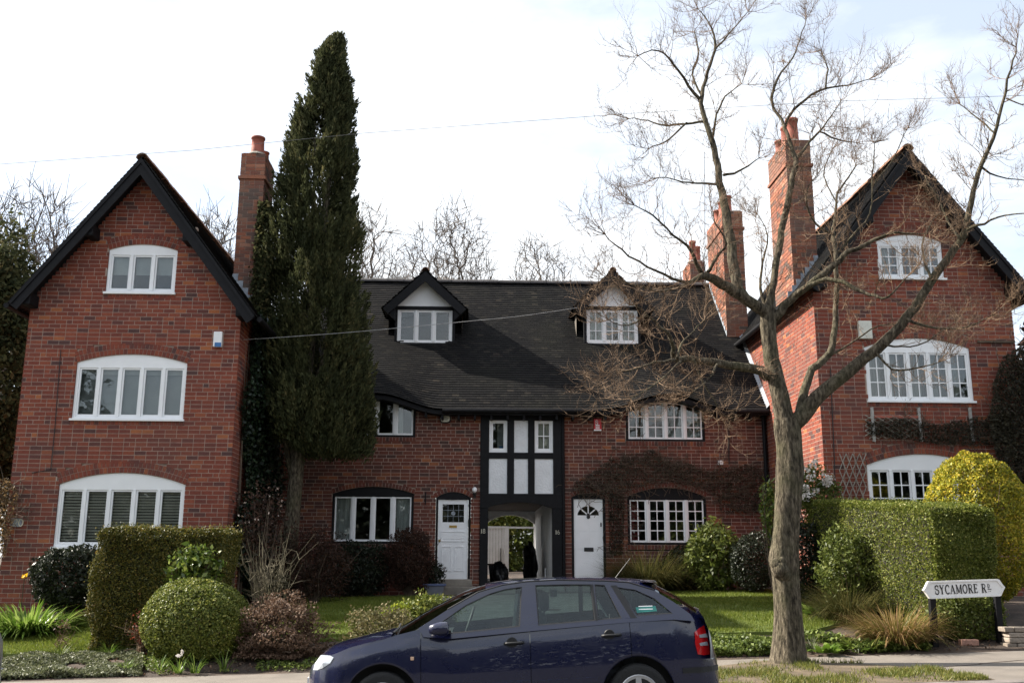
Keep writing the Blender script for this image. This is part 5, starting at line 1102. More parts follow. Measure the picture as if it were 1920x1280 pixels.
# ------------------------------------------------------------------ street tree (bare)
YT = 13.6
TR = thing('street_tree', 'bare street tree with a burred trunk on the verge behind the car', 'tree', (at(1480, 1255, YT).x, YT, G(4.2, YT)))
limbs = []   # (list of (px, py, width px), depth offset start, depth offset end, twig density)
trunkp = [(1482, 1270, 124), (1481, 1256, 98), (1479, 1228, 76), (1477, 1150, 60), (1472, 1080, 58), (1470, 1050, 62), (1473, 1000, 57), (1478, 930, 58), (1481, 880, 62), (1480, 840, 58), (1476, 800, 60), (1474, 785, 56)]
limbs += [([(1474, 800, 46), (1463, 745, 42), (1450, 690, 38), (1442, 640, 36), (1440, 600, 38), (1440, 575, 34)], 0, 0, 0),
 ([(1486, 800, 40), (1512, 768, 36), (1545, 733, 32), (1600, 690, 28), (1660, 640, 25), (1700, 595, 22), (1745, 530, 20), (1790, 465, 18), (1812, 430, 17), (1820, 380, 13), (1835, 320, 11), (1860, 260, 9), (1880, 195, 7), (1895, 130, 5), (1906, 90, 3)], 0, -1.1, 1),
 ([(1498, 782, 24), (1508, 730, 20), (1522, 692, 18), (1555, 662, 16), (1566, 615, 14), (1568, 560, 12), (1567, 473, 11), (1561, 439, 9), (1566, 411, 7), (1571, 363, 5), (1606, 311, 3)], 0, .9, 1),
 ([(1442, 590, 28), (1400, 562, 26), (1365, 540, 24), (1340, 525, 22), (1318, 517, 17), (1296, 530, 9), (1262, 522, 7), (1215, 500, 5), (1165, 470, 4), (1135, 440, 2)], 0, -1.3, 1.2),
 ([(1405, 568, 26), (1385, 540, 26), (1376, 500, 24), (1369, 455, 22), (1361, 400, 20), (1350, 340, 17), (1343, 295, 15), (1330, 250, 13), (1316, 195, 11), (1322, 150, 9), (1336, 108, 7), (1340, 78, 6), (1332, 48, 4), (1308, 15, 2)], 0, .5, 1),
 ([(1316, 195, 9), (1290, 160, 7), (1264, 122, 5), (1236, 95, 4), (1196, 104, 2)], .4, -.2, 1), ([(1337, 100, 6), (1368, 62, 4), (1402, 22, 2)], .5, .9, 1),
 ([(1320, 228, 7), (1285, 232, 6), (1250, 236, 5), (1215, 226, 3), (1180, 222, 2)], .3, .8, 1), ([(1288, 231, 5), (1252, 262, 4), (1216, 279, 2)], .4, 0, 1),
 ([(1336, 262, 7), (1345, 215, 5), (1360, 180, 4), (1390, 158, 2)], .4, 1., 1), ([(1350, 345, 7), (1318, 345, 5), (1280, 340, 4), (1236, 333, 2)], .3, -.4, 1), ([(1357, 330, 7), (1390, 318, 5), (1422, 296, 2)], .3, .8, 1),
 ([(1316, 180, 6), (1298, 140, 5), (1310, 100, 4), (1302, 60, 2)], .4, .9, 1),
 ([(1318, 517, 12), (1306, 492, 9), (1290, 462, 7), (1262, 440, 5), (1225, 405, 4), (1190, 385, 2)], -.5, -1.4, 1.3), ([(1324, 515, 10), (1345, 480, 8), (1362, 455, 5), (1340, 420, 3)], -.5, -.9, 1),
 ([(1310, 520, 9), (1270, 540, 6), (1230, 545, 5), (1180, 530, 3), (1140, 520, 2)], -.6, -1.6, 1.2),
 ([(1440, 585, 22), (1446, 545, 17), (1455, 500, 16), (1462, 450, 16), (1475, 390, 15), (1488, 330, 14), (1492, 300, 12), (1480, 265, 10), (1470, 235, 8), (1452, 205, 7), (1449, 172, 7), (1466, 135, 5), (1487, 108, 4), (1500, 75, 3), (1511, 38, 2)], 0, .9, 1),
 ([(1472, 240, 7), (1482, 213, 7), (1510, 186, 6), (1550, 165, 5), (1592, 160, 3), (1628, 148, 2)], .7, .2, 1), ([(1548, 166, 5), (1552, 130, 4), (1540, 95, 2)], .5, .7, 1),
 ([(1492, 300, 9), (1512, 274, 7), (1532, 250, 6), (1552, 228, 4), (1576, 190, 2)], .7, 1.3, 1), ([(1537, 246, 5), (1572, 262, 4), (1606, 268, 2)], .9, 1.4, 1),
 ([(1447, 600, 24), (1470, 572, 20), (1510, 540, 17), (1565, 497, 15), (1592, 473, 12), (1640, 452, 9), (1668, 438, 7), (1712, 437, 4), (1740, 440, 2)], 0, -.8, 1),
 ([(1490, 553, 13), (1537, 526, 11), (1568, 525, 10), (1606, 542, 9), (1640, 555, 8), (1666, 557, 6), (1700, 520, 3)], -.2, -1.2, 1),
 ([(1440, 705, 26), (1418, 692, 22), (1380, 685, 20), (1330, 678, 18), (1290, 672, 16), (1266, 673, 14), (1262, 650, 10), (1256, 630, 9), (1236, 611, 7), (1214, 590, 5), (1190, 572, 3)], 0, -1.3, 1.),
 ([(1266, 674, 8), (1230, 680, 5), (1195, 690, 4), (1150, 700, 2)], -.9, -1.5, 1.1), ([(1270, 672, 7), (1278, 645, 5), (1300, 620, 3), (1320, 600, 2)], -.8, -.4, 1.3), ([(1280, 676, 6), (1235, 715, 4), (1185, 745, 2)], -.8, -1.4, 1.),
 ([(1345, 682, 6), (1330, 710, 4), (1300, 735, 2)], -.5, -.9, 1.), ([(1300, 672, 5), (1320, 720, 4), (1345, 760, 2)], -.6, -.3, 1.2), ([(1210, 590, 5), (1180, 610, 3), (1140, 600, 2)], -1., -1.6, 1.1),
 ([(1812, 430, 8), (1845, 418, 6), (1885, 405, 4), (1930, 400, 3)], -.8, -1.4, 1), ([(1800, 448, 8), (1778, 415, 5), (1762, 380, 4), (1735, 330, 2)], -.8, -.3, 1), ([(1838, 312, 6), (1870, 330, 4), (1925, 340, 2)], -.9, -.4, 1), ([(1865, 250, 5), (1835, 225, 4), (1800, 195, 2)], -1., -.6, 1),
 ([(1885, 185, 4), (1915, 195, 3), (1940, 190, 2)], -1., -1.3, 1), ([(1700, 598, 8), (1755, 615, 5), (1815, 612, 3), (1860, 590, 2)], -.5, -1., 1), ([(1640, 655, 7), (1672, 690, 5), (1720, 690, 4), (1760, 680, 2)], -.3, -.8, 1.2), ([(1655, 645, 6), (1690, 650, 4), (1740, 640, 3), (1790, 600, 2)], -.4, -.2, 1), ([(1750, 525, 7), (1730, 480, 5), (1738, 430, 4), (1760, 400, 2)], -.6, 0, 1.2),
 ([(1561, 439, 6), (1530, 420, 5), (1512, 380, 4), (1520, 340, 2)], .6, .2, 1.2), ([(1566, 480, 6), (1600, 440, 5), (1632, 400, 4), (1636, 330, 3), (1640, 270, 2)], .6, .3, 1.4), ([(1634, 350, 4), (1672, 300, 3), (1700, 240, 2)], .4, .8, 1.2), ([(1570, 380, 4), (1545, 330, 3), (1560, 280, 2)], .8, 1.2, 1),
 ([(1440, 585, 10), (1425, 540, 7), (1430, 490, 5), (1440, 440, 3), (1420, 400, 2)], .1, .6, 1.3), ([(1555, 668, 6), (1600, 640, 4), (1650, 610, 3), (1700, 612, 2)], .3, 0, 1)]
rt = random.Random(42); PXM = FPX/YT
tm = MB()
def smoothpts(pts, n=3):
    out = []
    for i in range(len(pts)-1):
        p0 = pts[max(0, i-1)]; p1 = pts[i]; p2 = pts[i+1]; p3 = pts[min(len(pts)-1, i+2)]
        for k in range(n):
            t = k/n; out.append(tuple(.5*((2*p1[j])+(-p0[j]+p2[j])*t+(2*p0[j]-5*p1[j]+4*p2[j]-p3[j])*t*t+(-p0[j]+3*p1[j]-3*p2[j]+p3[j])*t**3) for j in range(len(p1))))
    return out+[pts[-1]]
tw_pts = []; tw_n = 0
tp = smoothpts(trunkp, 3); P_ = [at(x, y, YT) for x, y, _ in tp]; Rd = [w_*.82/2/(FPX/(YT*1.0)) for *_, w_ in tp]
# trunk with fluted, slightly uneven outline
kk = 28; Vt = []
for i, (p, r) in enumerate(zip(P_, Rd)):
    for j in range(kk):
        a = 2*PI*j/kk; f = 1+.05*math.sin(3*a+i*.15)+.035*math.sin(7*a+i*.3)+.02*math.sin(13*a-i*.5)
        if 12 <= i <= 18 and math.cos(a-3.6) > .3: f += .16*math.exp(-((i-15)/2.)**2)*math.cos(a-3.6)
        if i < 5: f += .10*math.sin(4*a+1)*(5-i)/5
        Vt.append((p.x+r*f*math.cos(a), p.y+r*f*math.sin(a), p.z))
Ft = [(i*kk+j, i*kk+(j+1) % kk, (i+1)*kk+(j+1) % kk, (i+1)*kk+j) for i in range(len(P_)-1) for j in range(kk)]
npobj('trunk', Vt, Ft, BARK, TR, smooth=True)
bo = at(1466, 1068, YT-.22); bu = MB(); 
for (dx, dz, r) in ((0, 0, .13), (-.05, .07, .09), (.05, -.06, .10), (.02, .12, .08)): bu.lathe([(.001, bo.z+dz-r), (r*.7, bo.z+dz-r*.7), (r, bo.z+dz), (r*.7, bo.z+dz+r*.7), (.001, bo.z+dz+r)], (bo.x+dx, bo.y+.08, 0), k=12)
bu.build('burr', BARK, TR, smooth=True)
segs = []
lm_ = MB()
for pts, d0, d1, dens in limbs:
    sp = smoothpts(pts, 3); n = len(sp); W_ = []
    for i, (x, y, w_) in enumerate(sp):
        q = i/(n-1); Yd = YT+d0+(d1-d0)*q; W_.append((at(x, y, Yd)+Vector((rt.gauss(0, .008), 0, rt.gauss(0, .008))), max(.004, w_*.84/2*Yd/FPX)))
    lm_.tube([p for p, r in W_], [r for p, r in W_], 10 if pts[0][2] > 15 else 6)
    if dens: segs.append((W_, dens))
lm_.build('limbs', BARK, TR, smooth=True)
tg = MB()
def twig(p, d, ln, r, depth):
    n = 4; q = [p]; dd = d.normalized()
    for i in range(n):
        dd = (dd+Vector((rt.gauss(0, .2), rt.gauss(0, .2), rt.gauss(.10, .18)))).normalized(); q.append(q[-1]+dd*ln/n)
    tg.tube(q, [r*(1-.8*i/n) for i in range(n+1)], 3, cap=False)
    if depth > 0:
        for i in range(1, n+1):
            for _ in range(2 if rt.random() < .75 else 1):
                e = (dd+Vector((rt.gauss(0, .65), rt.gauss(0, .65), rt.gauss(.22, .6)))).normalized(); twig(q[i], e, ln*rt.uniform(.35, .65), r*.6, depth-1)
for W_, dens in segs:
    n = len(W_)
    for i in range(1, n):
        p, r = W_[i]; t = (W_[i][0]-W_[i-1][0]).normalized(); sl = (W_[i][0]-W_[i-1][0]).length; frac = i/n
        k = rt.random()*3.0*dens*sl/.12*(.25+.75*frac)*(.55 if r > .05 else 1.)
        for _ in range(int(k)+(rt.random() < k % 1)):
            if r > .07 and rt.random() < .6: continue
            v = Vector((rt.gauss(0, 1), rt.gauss(0, 1), rt.gauss(.15, 1))); v = (v-t*v.dot(t)).normalized()*.9+t*.55
            twig(p, v, rt.uniform(.22, .62), min(.0068, max(.0036, r*.4)), 1 if rt.random() < .55 else 2)
    p, r = W_[-1]; t = (W_[-1][0]-W_[-2][0]).normalized()
    for _ in range(5): twig(p, t+Vector((rt.gauss(0, .5), rt.gauss(0, .5), rt.gauss(0, .5))), rt.uniform(.3, .6), .006, 2)
tg.build('twigs', TWIG, TR)
# ------------------------------------------------------------------ bare trees and evergreens behind the houses
def bare_tree(label, base, top, cw, seed, N=620, r0=.22, m=None, z0f=.35, upright=0.):
    """leafless tree grown towards points scattered through its crown; limb thickness follows the number of twigs carried"""
    rg = np.random.default_rng(seed); b = np.array(base, float); h = top-b[2]; t = thing('bare_tree', label, 'tree', base, 'leafless trees beyond the roofs')
    zc = b[2]+h*(z0f+1)/2; rz = h*(1-z0f)/2; d = sphere_pts(N, rg)*(rg.random(N)**.42)[:, None]; T = np.array([b[0], b[1], zc])+d*np.array([cw, cw*.8, rz])
    T = T[np.argsort(np.linalg.norm((T-np.array([b[0], b[1], b[2]+h*z0f]))*np.array([1, 1, 1.-.4*upright]), axis=1))]
    nodes = [b.copy()]; par = [-1]
    for k in range(1, 7): nodes.append(b+np.array([rg.normal(0, .05)*k, rg.normal(0, .05)*k, h*z0f*k/6])); par.append(k-1)
    A = np.zeros((N*3+20, 3)); A[:7] = nodes; n = 7; PL = np.zeros(N*3+20); PL[:7] = np.arange(7)*h*z0f/6
    for p in T:
        v = p-A[:n]; dist = np.linalg.norm(v, axis=1)+.55*PL[:n]+np.clip(-v[:, 2], 0, 9)*(.8+upright); dist[:4] += 3; k = int(np.argmin(dist)); q = A[k]; L_ = p-q
        mid = q+L_*.5+rg.normal(0, .045, 3)*np.linalg.norm(L_)+np.array([0, 0, .06*np.linalg.norm(L_)*(1+upright)])
        A[n] = mid; par.append(k); A[n+1] = p; par.append(n); PL[n] = PL[k]+np.linalg.norm(L_)/2; PL[n+1] = PL[k]+np.linalg.norm(L_); n += 2
    load = np.zeros(n); kids = np.zeros(n, int)
    for i in range(n-1, 0, -1):
        if kids[i] == 0: load[i] += 1
        load[par[i]] += load[i]; kids[par[i]] += 1
    R0 = np.maximum(.012, r0*(load/load[0])**.48); mb, tw = MB(), MB()
    for i in range(1, n):
        k = par[i]; (mb if load[i] > 12 else tw).tube([A[k], A[i]], [min(R0[k], R0[i]*1.25), R0[i]], 5 if load[i] > 12 else 3, cap=False)
        if kids[i] == 0:                                    # sprays at the tips
            dv = A[i]-A[k]; dv = dv/(np.linalg.norm(dv)+1e-6)
            for _ in range(4): e = A[i]+(dv+rg.normal(0, .55, 3)+np.array([0, 0, .25]))*rg.uniform(.25, .6); tw.tube([A[i], e], [.012, .007], 3, cap=False)
    mb.build('trunk', m or FARTWIG, t); tw.build('crown', m or FARTWIG, t); return t
def treetop(px, py, Y): return at(px, py, Y)
for lab, px, py, Y, hw, sd, N_, zf, up in (('bare spreading tree behind the far left roof slope', 62, 350, 34, 110, 3, 620, .45, 0), ('bare tree between the left gable and its chimney', 398, 396, 38, 70, 4, 420, .5, 0), ('bare tree just right of the cypress', 690, 378, 40, 70, 5, 480, .4, 0),
        ('tall rounded bare tree between the two dormers, nearer the left one', 848, 374, 44, 92, 6, 760, .38, .6), ('lower bushy bare tree just left of the right dormer', 1012, 440, 46, 70, 17, 520, .38, .6), ('faint bare tree between the cypress and the left dormer', 765, 455, 50, 50, 9, 320, .4, .4)):
    tp_ = at(px, py, Y); zb = G(0, 34); bare_tree(lab, (tp_.x, Y, zb), tp_.z, hw*Y/FPX, sd, int(N_*1.5), .20, None, zf, up)
def evergreen(label, px0, px1, ptop, pbot, Y, n, seed, m=CYPM):
    rg = np.random.default_rng(seed); a, b = at(px0, (ptop+pbot)/2, Y), at(px1, (ptop+pbot)/2, Y); zt = at(px0, ptop, Y).z; zb = max(at(px0, pbot, Y).z, G(a.x, Y)); c = np.array([(a.x+b.x)/2, Y, (zt+zb)/2]); r = np.array([(b.x-a.x)/2, (b.x-a.x)/2, (zt-zb)/2])
    t = thing('evergreen_tree', label, 'tree', (c[0], Y, G(a.x, Y))); d = sphere_pts(n, rg); d = np.sign(d)*np.abs(d)**.8; k = (.5+.5*rg.random(n)**.5)*lump(d*3, seed, 7, .22)
    P = c+d*r*k[:, None]; P[:, 2] = np.maximum(P[:, 2], G(a.x, Y)+.1); V, F = leaves(P, .16, .5, None, rg=rg); npobj('crown', V, F, m, t, rnd=rg.random(n)); MB().tube([(c[0], Y, G(a.x, Y)-.1), (c[0], Y, c[2])], [.2, .1], 8).build('trunk', BARK, t)
evergreen('dark evergreen crowding the left edge beside the gable', -150, 62, 450, 1010, 24, 34000, 3)
evergreen('dark tree far right beside the gable corner', 1915, 1990, 640, 980, 24, 6000, 4, RUSSET)
# back garden seen through the passage
evergreen('sunlit bush in the garden at the far end of the passage', 905, 985, 950, 1000, 36.5, 5000, 7, BALL)
evergreen('dark shrubbery behind the passage gate', 880, 1030, 930, 1095, 39, 14000, 8, MIDG)
gt = thing('garden_gate', 'cream boarded gate standing at the end of the passage', 'gate', (PX0+.3, 33.2, zB)); yg = 33.2
gx0, gx1 = at(913, 1030, yg).x, at(946, 1030, yg).x; gz0, gz1 = zB+.06, at(930, 990, yg).z
nb = 6
for i in range(nb): MB().box(gx0+(gx1-gx0)*i/nb+.004, gx0+(gx1-gx0)*(i+1)/nb-.004, yg, yg+.03, gz0+.03, gz1).build('board', WHITEW, gt)
for a, b, c, d in ((gx0, gx1, gz1, gz1+.07), (gx1, gx1+.14, gz0, gz1+.07)): MB().box(a, b, yg-.03, yg+.05, c, d).build('gate_frame', WHITEW, gt)
x9 = at(1001, 1030, yg).x
MB().box(gx1+.14, x9, yg-.02, yg+.05, gz1-.0, gz1+.06).box(x9, x9+.06, yg-.02, yg+.05, gz0, gz1+.9).build('gate_surround', WHITEW, gt)
MB().box(gx1-.14, gx1-.12, yg-.05, yg, gz0+.4, gz0+.95).build('bolt', PLAST, gt)
# bin, bags and covered thing in the passage
yb_ = 26.2; bx0, bx1 = at(916, 1065, yb_).x, at(946, 1065, yb_).x; bt = at(930, 1056, yb_).z
bn = thing('wheelie_bin', 'black wheeled bin with a brown lid inside the passage', 'bin', ((bx0+bx1)/2, yb_, zB+.06))
m_ = MB(); q = .05; z0 = zB+.07
m_.add([(bx0+q, yb_+q, z0), (bx1-q, yb_+q, z0), (bx1-q, yb_+.5, z0), (bx0+q, yb_+.5, z0), (bx0, yb_, bt-.05), (bx1, yb_, bt-.05), (bx1, yb_+.55, bt-.05), (bx0, yb_+.55, bt-.05)], [(0, 3, 2, 1), (4, 5, 6, 7), (0, 1, 5, 4), (1, 2, 6, 5), (2, 3, 7, 6), (3, 0, 4, 7)]); m_.build('body', PLAST, bn, bevel=.02)
MB().box(bx0-.02, bx1+.02, yb_-.03, yb_+.6, bt-.048, bt+.0).build('lid', mat('brown_lid', (.08, .035, .02), .5), bn, bevel=.015); MB().box(bx0+.18, bx0+.32, yb_+.05, yb_+.1, bt, bt+.035).build('handle', PLAST, bn)
for s in (bx0+.03, bx1-.03): MB().lathe([(.09, s-.02), (.10, s), (.09, s+.02)], (0, 0, 0), k=12).v and None
def blob(name, label, cat, c, rad, m, seed, amp=.25):
    rg = np.random.default_rng(seed); t = bmesh.new(); bmesh.ops.create_icosphere(t, subdivisions=4, radius=1); 
    co = np.array([v.co[:] for v in t.verts]); k = lump(co*2.2, seed, 8, amp)+.05*np.sin(co@rg.normal(size=3)*14)
    for v, f in zip(t.verts, k): v.co = Vector((v.co.x*rad[0]*f+c[0], v.co.y*rad[1]*f+c[1], max(zB+.06, v.co.z*rad[2]*f+c[2])))
    me = bpy.data.meshes.new(name); t.to_mesh(me); t.free(); me.polygons.foreach_set('use_smooth', [True]*len(me.polygons)); o = link(name, me, m, None); return tagged(o, label, cat)
BAGM = mat('bin_bag', (.008, .008, .009), .3, .2, 8, .6, 12)
blob('bin_bag', 'knotted black refuse sack beside the wheeled bin', 'bag', (at(938, 1078, 25.6).x, 25.6, zB+.3), (.2, .2, .27), BAGM, 3)
o = blob('covered_pushchair', 'tall black covered object leaning against the white passage wall', 'cover', (at(994, 1060, 27.5).x, 27.5, zB+.5), (.17, .2, .62), BAGM, 5, .3)
# pots by the door of number 18
pp = at(815, 1100, 22.4); pot = thing('plant_pot', 'tapering grey planter by the foot of the white door', 'pot', (pp.x, 22.4, G(pp.x, 22.4)))
zt = at(815, 1094, 22.4).z; pm = mat('grey_pot', (.14, .15, .18), .7, .2, 6); z0 = G(pp.x, 22.4); m_ = MB(); m_.add([(pp.x-.16, 22.25, z0), (pp.x+.16, 22.25, z0), (pp.x+.16, 22.55, z0), (pp.x-.16, 22.55, z0), (pp.x-.235, 22.18, zt), (pp.x+.235, 22.18, zt), (pp.x+.235, 22.62, zt), (pp.x-.235, 22.62, zt)], [(0, 3, 2, 1), (0, 1, 5, 4), (1, 2, 6, 5), (2, 3, 7, 6), (3, 0, 4, 7), (4, 5, 6, 7)]); m_.build('pot', pm, pot, bevel=.01)
MB().box(pp.x-.25, pp.x+.25, 22.165, 22.635, zt-.04, zt+.005).build('rim', mat('blue_rim', (.06, .08, .16), .6), pot, bevel=.01)
n = 900; P = sphere_pts(n)*np.array((.3, .2, .3))*(.4+.6*RNG.random((n, 1)))+np.array((pp.x-.03, 22.4, zt+.22)); V, F = leaves(P, .09, .3); npobj('foliage', V, F, DARKG, pot, rnd=RNG.random(n))
# ------------------------------------------------------------------ overhead wires
WIRE = mat('wire', (.10, .10, .10), .6); CABLE = mat('grey_cable', (.26, .26, .26), .6)
wp = [(-60, 313), (0, 308), (360, 282), (680, 250), (1180, 213), (1560, 190), (1810, 183), (2000, 176)]
tagged(MB().tube([at(x, y, 17.5) for x, y in wp], .0042, 5).build('overhead_wire', WIRE), 'thin telephone wire crossing the sky above the roofs', 'wire')
wp = [(452, 637, 19.8), (560, 630, 19.9), (690, 620, 20.4), (870, 603, 21.6), (980, 592, 22.6), (1082, 577, 24.3)]
tagged(MB().tube(smoothpts([tuple(at(*q)) for q in wp], 5), .0065, 5).build('service_cable', CABLE), 'pale cable slung from the left house across the cypress to the right dormer', 'cable')
ae = thing('television_aerial', 'thin television aerial mast beside the rear chimney', 'aerial', at(1322, 560, 27.)); MB().tube([at(1322, 545, 27), at(1321, 285, 27)], .012, 5).build('mast', LEAD, ae); MB().tube([at(1316, 487, 27), at(1328, 480, 27)], .008, 4).tube([at(1318, 492, 27), at(1318, 478, 27)], .006, 4).tube([at(1325, 488, 27), at(1325, 476, 27)], .006, 4).build('aerial_rods', LEAD, ae)
# ------------------------------------------------------------------ street name sign
SGN = thing('street_sign', 'white street name sign on two black posts in front of the hedge', 'sign', (at(1815, 1205, 14.7).x, 14.7, G(7.2, 14.7)))
def sp(px, py): q = (px-1735)/(1882-1735); return at(px, py, 14.6+.2*q)
for a, b in (((1750, 1118), (1757, 1222)), ((1872, 1112), (1879, 1208))):
    p, q = sp(*a), sp(*b); p.y += .05; q.y += .05; q.z = G(q.x, q.y)-.05; MB().box(-.035, .035, -.035, .035, 0, 1); m_ = MB(); hw = .042
    m_.add([(q.x-hw, q.y-hw, q.z), (q.x+hw, q.y-hw, q.z), (q.x+hw, q.y+hw, q.z), (q.x-hw, q.y+hw, q.z), (p.x-hw, p.y-hw, p.z+.1), (p.x+hw, p.y-hw, p.z+.1), (p.x+hw, p.y+hw, p.z+.1), (p.x-hw, p.y+hw, p.z+.1)], [(0, 3, 2, 1), (4, 5, 6, 7), (0, 1, 5, 4), (1, 2, 6, 5), (2, 3, 7, 6), (3, 0, 4, 7)]); m_.build('post', BLACK, SGN)
A_, B_ = sp(1731, 1106), sp(1884, 1100.5); Ux = (B_-A_).normalized(); Nn_ = Vector((Ux.y, -Ux.x, 0)).normalized(); Uz = Ux.cross(-Nn_).normalized(); Uz = Uz if Uz.z > 0 else -Uz
LW_ = (B_-A_).length; H_ = .125
out_ = [(0, 0), (.03, .035), (.085, H_*.95), (.11, H_), (LW_-.11, H_), (LW_-.085, H_*.95), (LW_-.03, .035), (LW_, 0), (LW_-.03, -.035), (LW_-.085, -H_*.95), (LW_-.11, -H_), (.11, -H_), (.085, -H_*.95), (.03, -.035)]
SIGNW = mat('sign_white', (.80, .79, .78), .4, .05, 6, .1)
MB().prism([A_+Ux*u+Uz*v for u, v in out_], -Nn_*.03).build('plate', SIGNW, SGN)
inn = [(LW_/2+(u-LW_/2)*.935, v*.80) for u, v in out_]; rim = MB()
for i in range(len(out_)):
    j = (i+1) % len(out_); rim.prism([A_+Ux*u+Uz*v+Nn_*.0005 for u, v in (out_[i], out_[j], inn[j], inn[i])], Nn_*.012)
rim.build('raised_border', SIGNW, SGN)
lt = MB(); hL = .132; o0 = A_+Ux*.185-Uz*(hL*.5)+Nn_*.006
wd_ = lettering(lt, 'SYCAMORE R', lambda u, v: (o0+Ux*u*.865+Uz*v, 0), hL, .055)
o1 = o0+Ux*(wd_*.865+.012)+Uz*(hL*.5); lettering(lt, 'D', lambda u, v: (o1+Ux*u+Uz*v, 0), hL*.45)
for (a, b, c, d) in ((0, .062, -.022, -.012), (.012, .022, -.052, -.042), (.038, .048, -.052, -.042)): lt.add([o1+Ux*a+Uz*c, o1+Ux*b+Uz*c, o1+Ux*b+Uz*d, o1+Ux*a+Uz*d], [(0, 1, 2, 3)])
lt.build('lettering', PLAST, SGN)
# loose brick and low stone wall at the pavement edge
q = onground(1817, 1208); o = MB().box(q.x-.13, q.x+.13, q.y-.05, q.y+.06, q.z-.01, q.z+.075).build('loose_brick', mat('pink_brick', (.36, .20, .15), .9, .3, 20, .3), bevel=.008); tagged(o, 'single pinkish brick lying between the sign posts', 'brick')
sw = thing('stone_wall', 'low dry stone wall at the right edge beyond the sign', 'wall', onground(1905, 1208)); rr = random.Random(4); q = onground(1888, 1212)
STN = pieces('stone', [(0, (.18, .15, .12)), (.5, (.26, .22, .18)), (1, (.34, .29, .24))], .95, .3, 30, .5)
for r in range(4):
    x = q.x+rr.uniform(0, .06)
    while x < q.x+1.6:
        l = rr.uniform(.14, .3); MB().box(x, x+l-.012, q.y+rr.uniform(0, .02), q.y+.22, q.z-.02+r*.075, q.z+.048+r*.075).build('stone', STN, sw, bevel=.012); x += l
# verge: worn earth and grass round the tree foot
vg = []; 
def verge_z(x, y): return G(x, y)+.012+.03*math.exp(-((x-4.2)**2+(y-13.6)**2)/.25)
xs = np.linspace(2.55, 6.0, 40); ys = np.linspace(11.62, 13.75, 16); V = []; F = []
for i, x in enumerate(xs):
    yb2 = 12.1+1.75*max(0, 1-((x-4.15)/1.75)**2)**.5*(1 if x < 4.4 else .85)
    for j in range(16): y = 11.63+(yb2-11.63)*j/15; V.append((x, y, verge_z(x, y)))
F = [(i*16+j, (i+1)*16+j, (i+1)*16+j+1, i*16+j+1) for i in range(39) for j in range(15)]
VG = npobj('verge', V, F, mat('verge_earth', (.095, .07, .042), .95, .45, 5, .8, 30), None, smooth=True, kind='structure')
n = 20000; x = RNG.uniform(2.6, 5.95, n); yb2 = 12.1+1.7*np.sqrt(np.clip(1-((x-4.15)/1.75)**2, 0, 1)); y = 11.66+(yb2-11.66)*RNG.random(n); k = (np.sin(x*4+y*3)+np.sin(x*2.2-y*6+2)+.8*np.sin(x*9)+RNG.normal(0, .9, n)) > .2; k &= ~((np.abs(x-4.9) < .45) & (np.abs(y-13.1) < .35)); x, y = x[k], y[k]; n = len(x)
z = np.array([verge_z(a, b) for a, b in zip(x, y)]); an = RNG.uniform(0, PI, n); h = RNG.uniform(.015, .07, n); wdt = .008
V = np.stack([np.stack([x-wdt*np.cos(an), y-wdt*np.sin(an), z-.01], 1), np.stack([x+wdt*np.cos(an), y+wdt*np.sin(an), z-.01], 1), np.stack([x+RNG.normal(0, .03, n), y+RNG.normal(0, .03, n), z+h], 1)], 1).reshape(-1, 3)
npobj('grass', V, np.arange(n*3).reshape(-1, 3), leafmat('verge_grass', [(0, (.07, .09, .015)), (.6, (.14, .16, .03)), (1, (.26, .22, .07))], .4), VG, rnd=RNG.random(n), kind='stuff')
# fallen leaves and litter on the beds
n = 2600; y = RNG.uniform(14.4, 15.7, n); x = RNG.uniform(-.62, .52, n)*y; z = np.array([G(a, b) for a, b in zip(x, y)])+.02; V, F = leaves(np.stack([x, y, z], 1), .045, .6, np.tile([0, 0, 1.], (n, 1)), .75); o = npobj('leaf_litter', V, F, BROWN, None, rnd=RNG.random(n), kind='stuff')
# the wooded side of the road opposite, seen only in the glass
rg = np.random.default_rng(9); n = 60000; x = rg.uniform(-45, 45, n); hmax = 8.6+2.5*np.sin(x*.45)+2*np.sin(x*1.3+1); z = hmax*rg.random(n)**.8; P = np.stack([x, -17+rg.normal(0, 2., n), z], 1); V, F = leaves(P, .6, .5, None, rg=rg); npobj('woodland', V, F, DARKG, None, rnd=rg.random(n), kind='stuff')
# ------------------------------------------------------------------ parked estate car (local axes: x backwards, y away from the camera, z up)
CYC = 10.72; CXc = (at(577, 1262, CYC).x+at(1351, 1245, CYC).x)/2
CAR = thing('parked_car', 'dark blue estate car parked at the kerb in the foreground', 'car', (CXc, CYC, RZ(CXc))); CAR.rotation_euler = (0, -math.atan(.03), 0); ORG[CAR.name] = Vector((0, 0, 0))
def cl(px, py, ly=-.78):
    p = at(px, py, CYC+ly); return (p.x-CXc, p.z-RZ(p.x))
PAINT, _t, _b = newmat('car_paint'); _b.inputs['Base Color'].default_value = (.0016, .0036, .030, 1); _b.inputs['Metallic'].default_value = .0; _b.inputs['Roughness'].default_value = .32; _b.inputs['Coat Weight'].default_value = 1.; _b.inputs['Coat Roughness'].default_value = .02
_n = _t.nodes.new('ShaderNodeTexNoise'); _n.inputs['Scale'].default_value = 6; _n.inputs['Detail'].default_value = 8; _m = _t.nodes.new('ShaderNodeMapRange'); _m.inputs[3].default_value = .22; _m.inputs[4].default_value = .34; _t.links.new(_n.outputs[0], _m.inputs[0]); _t.links.new(_m.outputs[0], _b.inputs['Roughness'])
SILV = mat('silver_paint', (.55, .56, .58), .3, .05, 3, metal=.6, coat=1.)
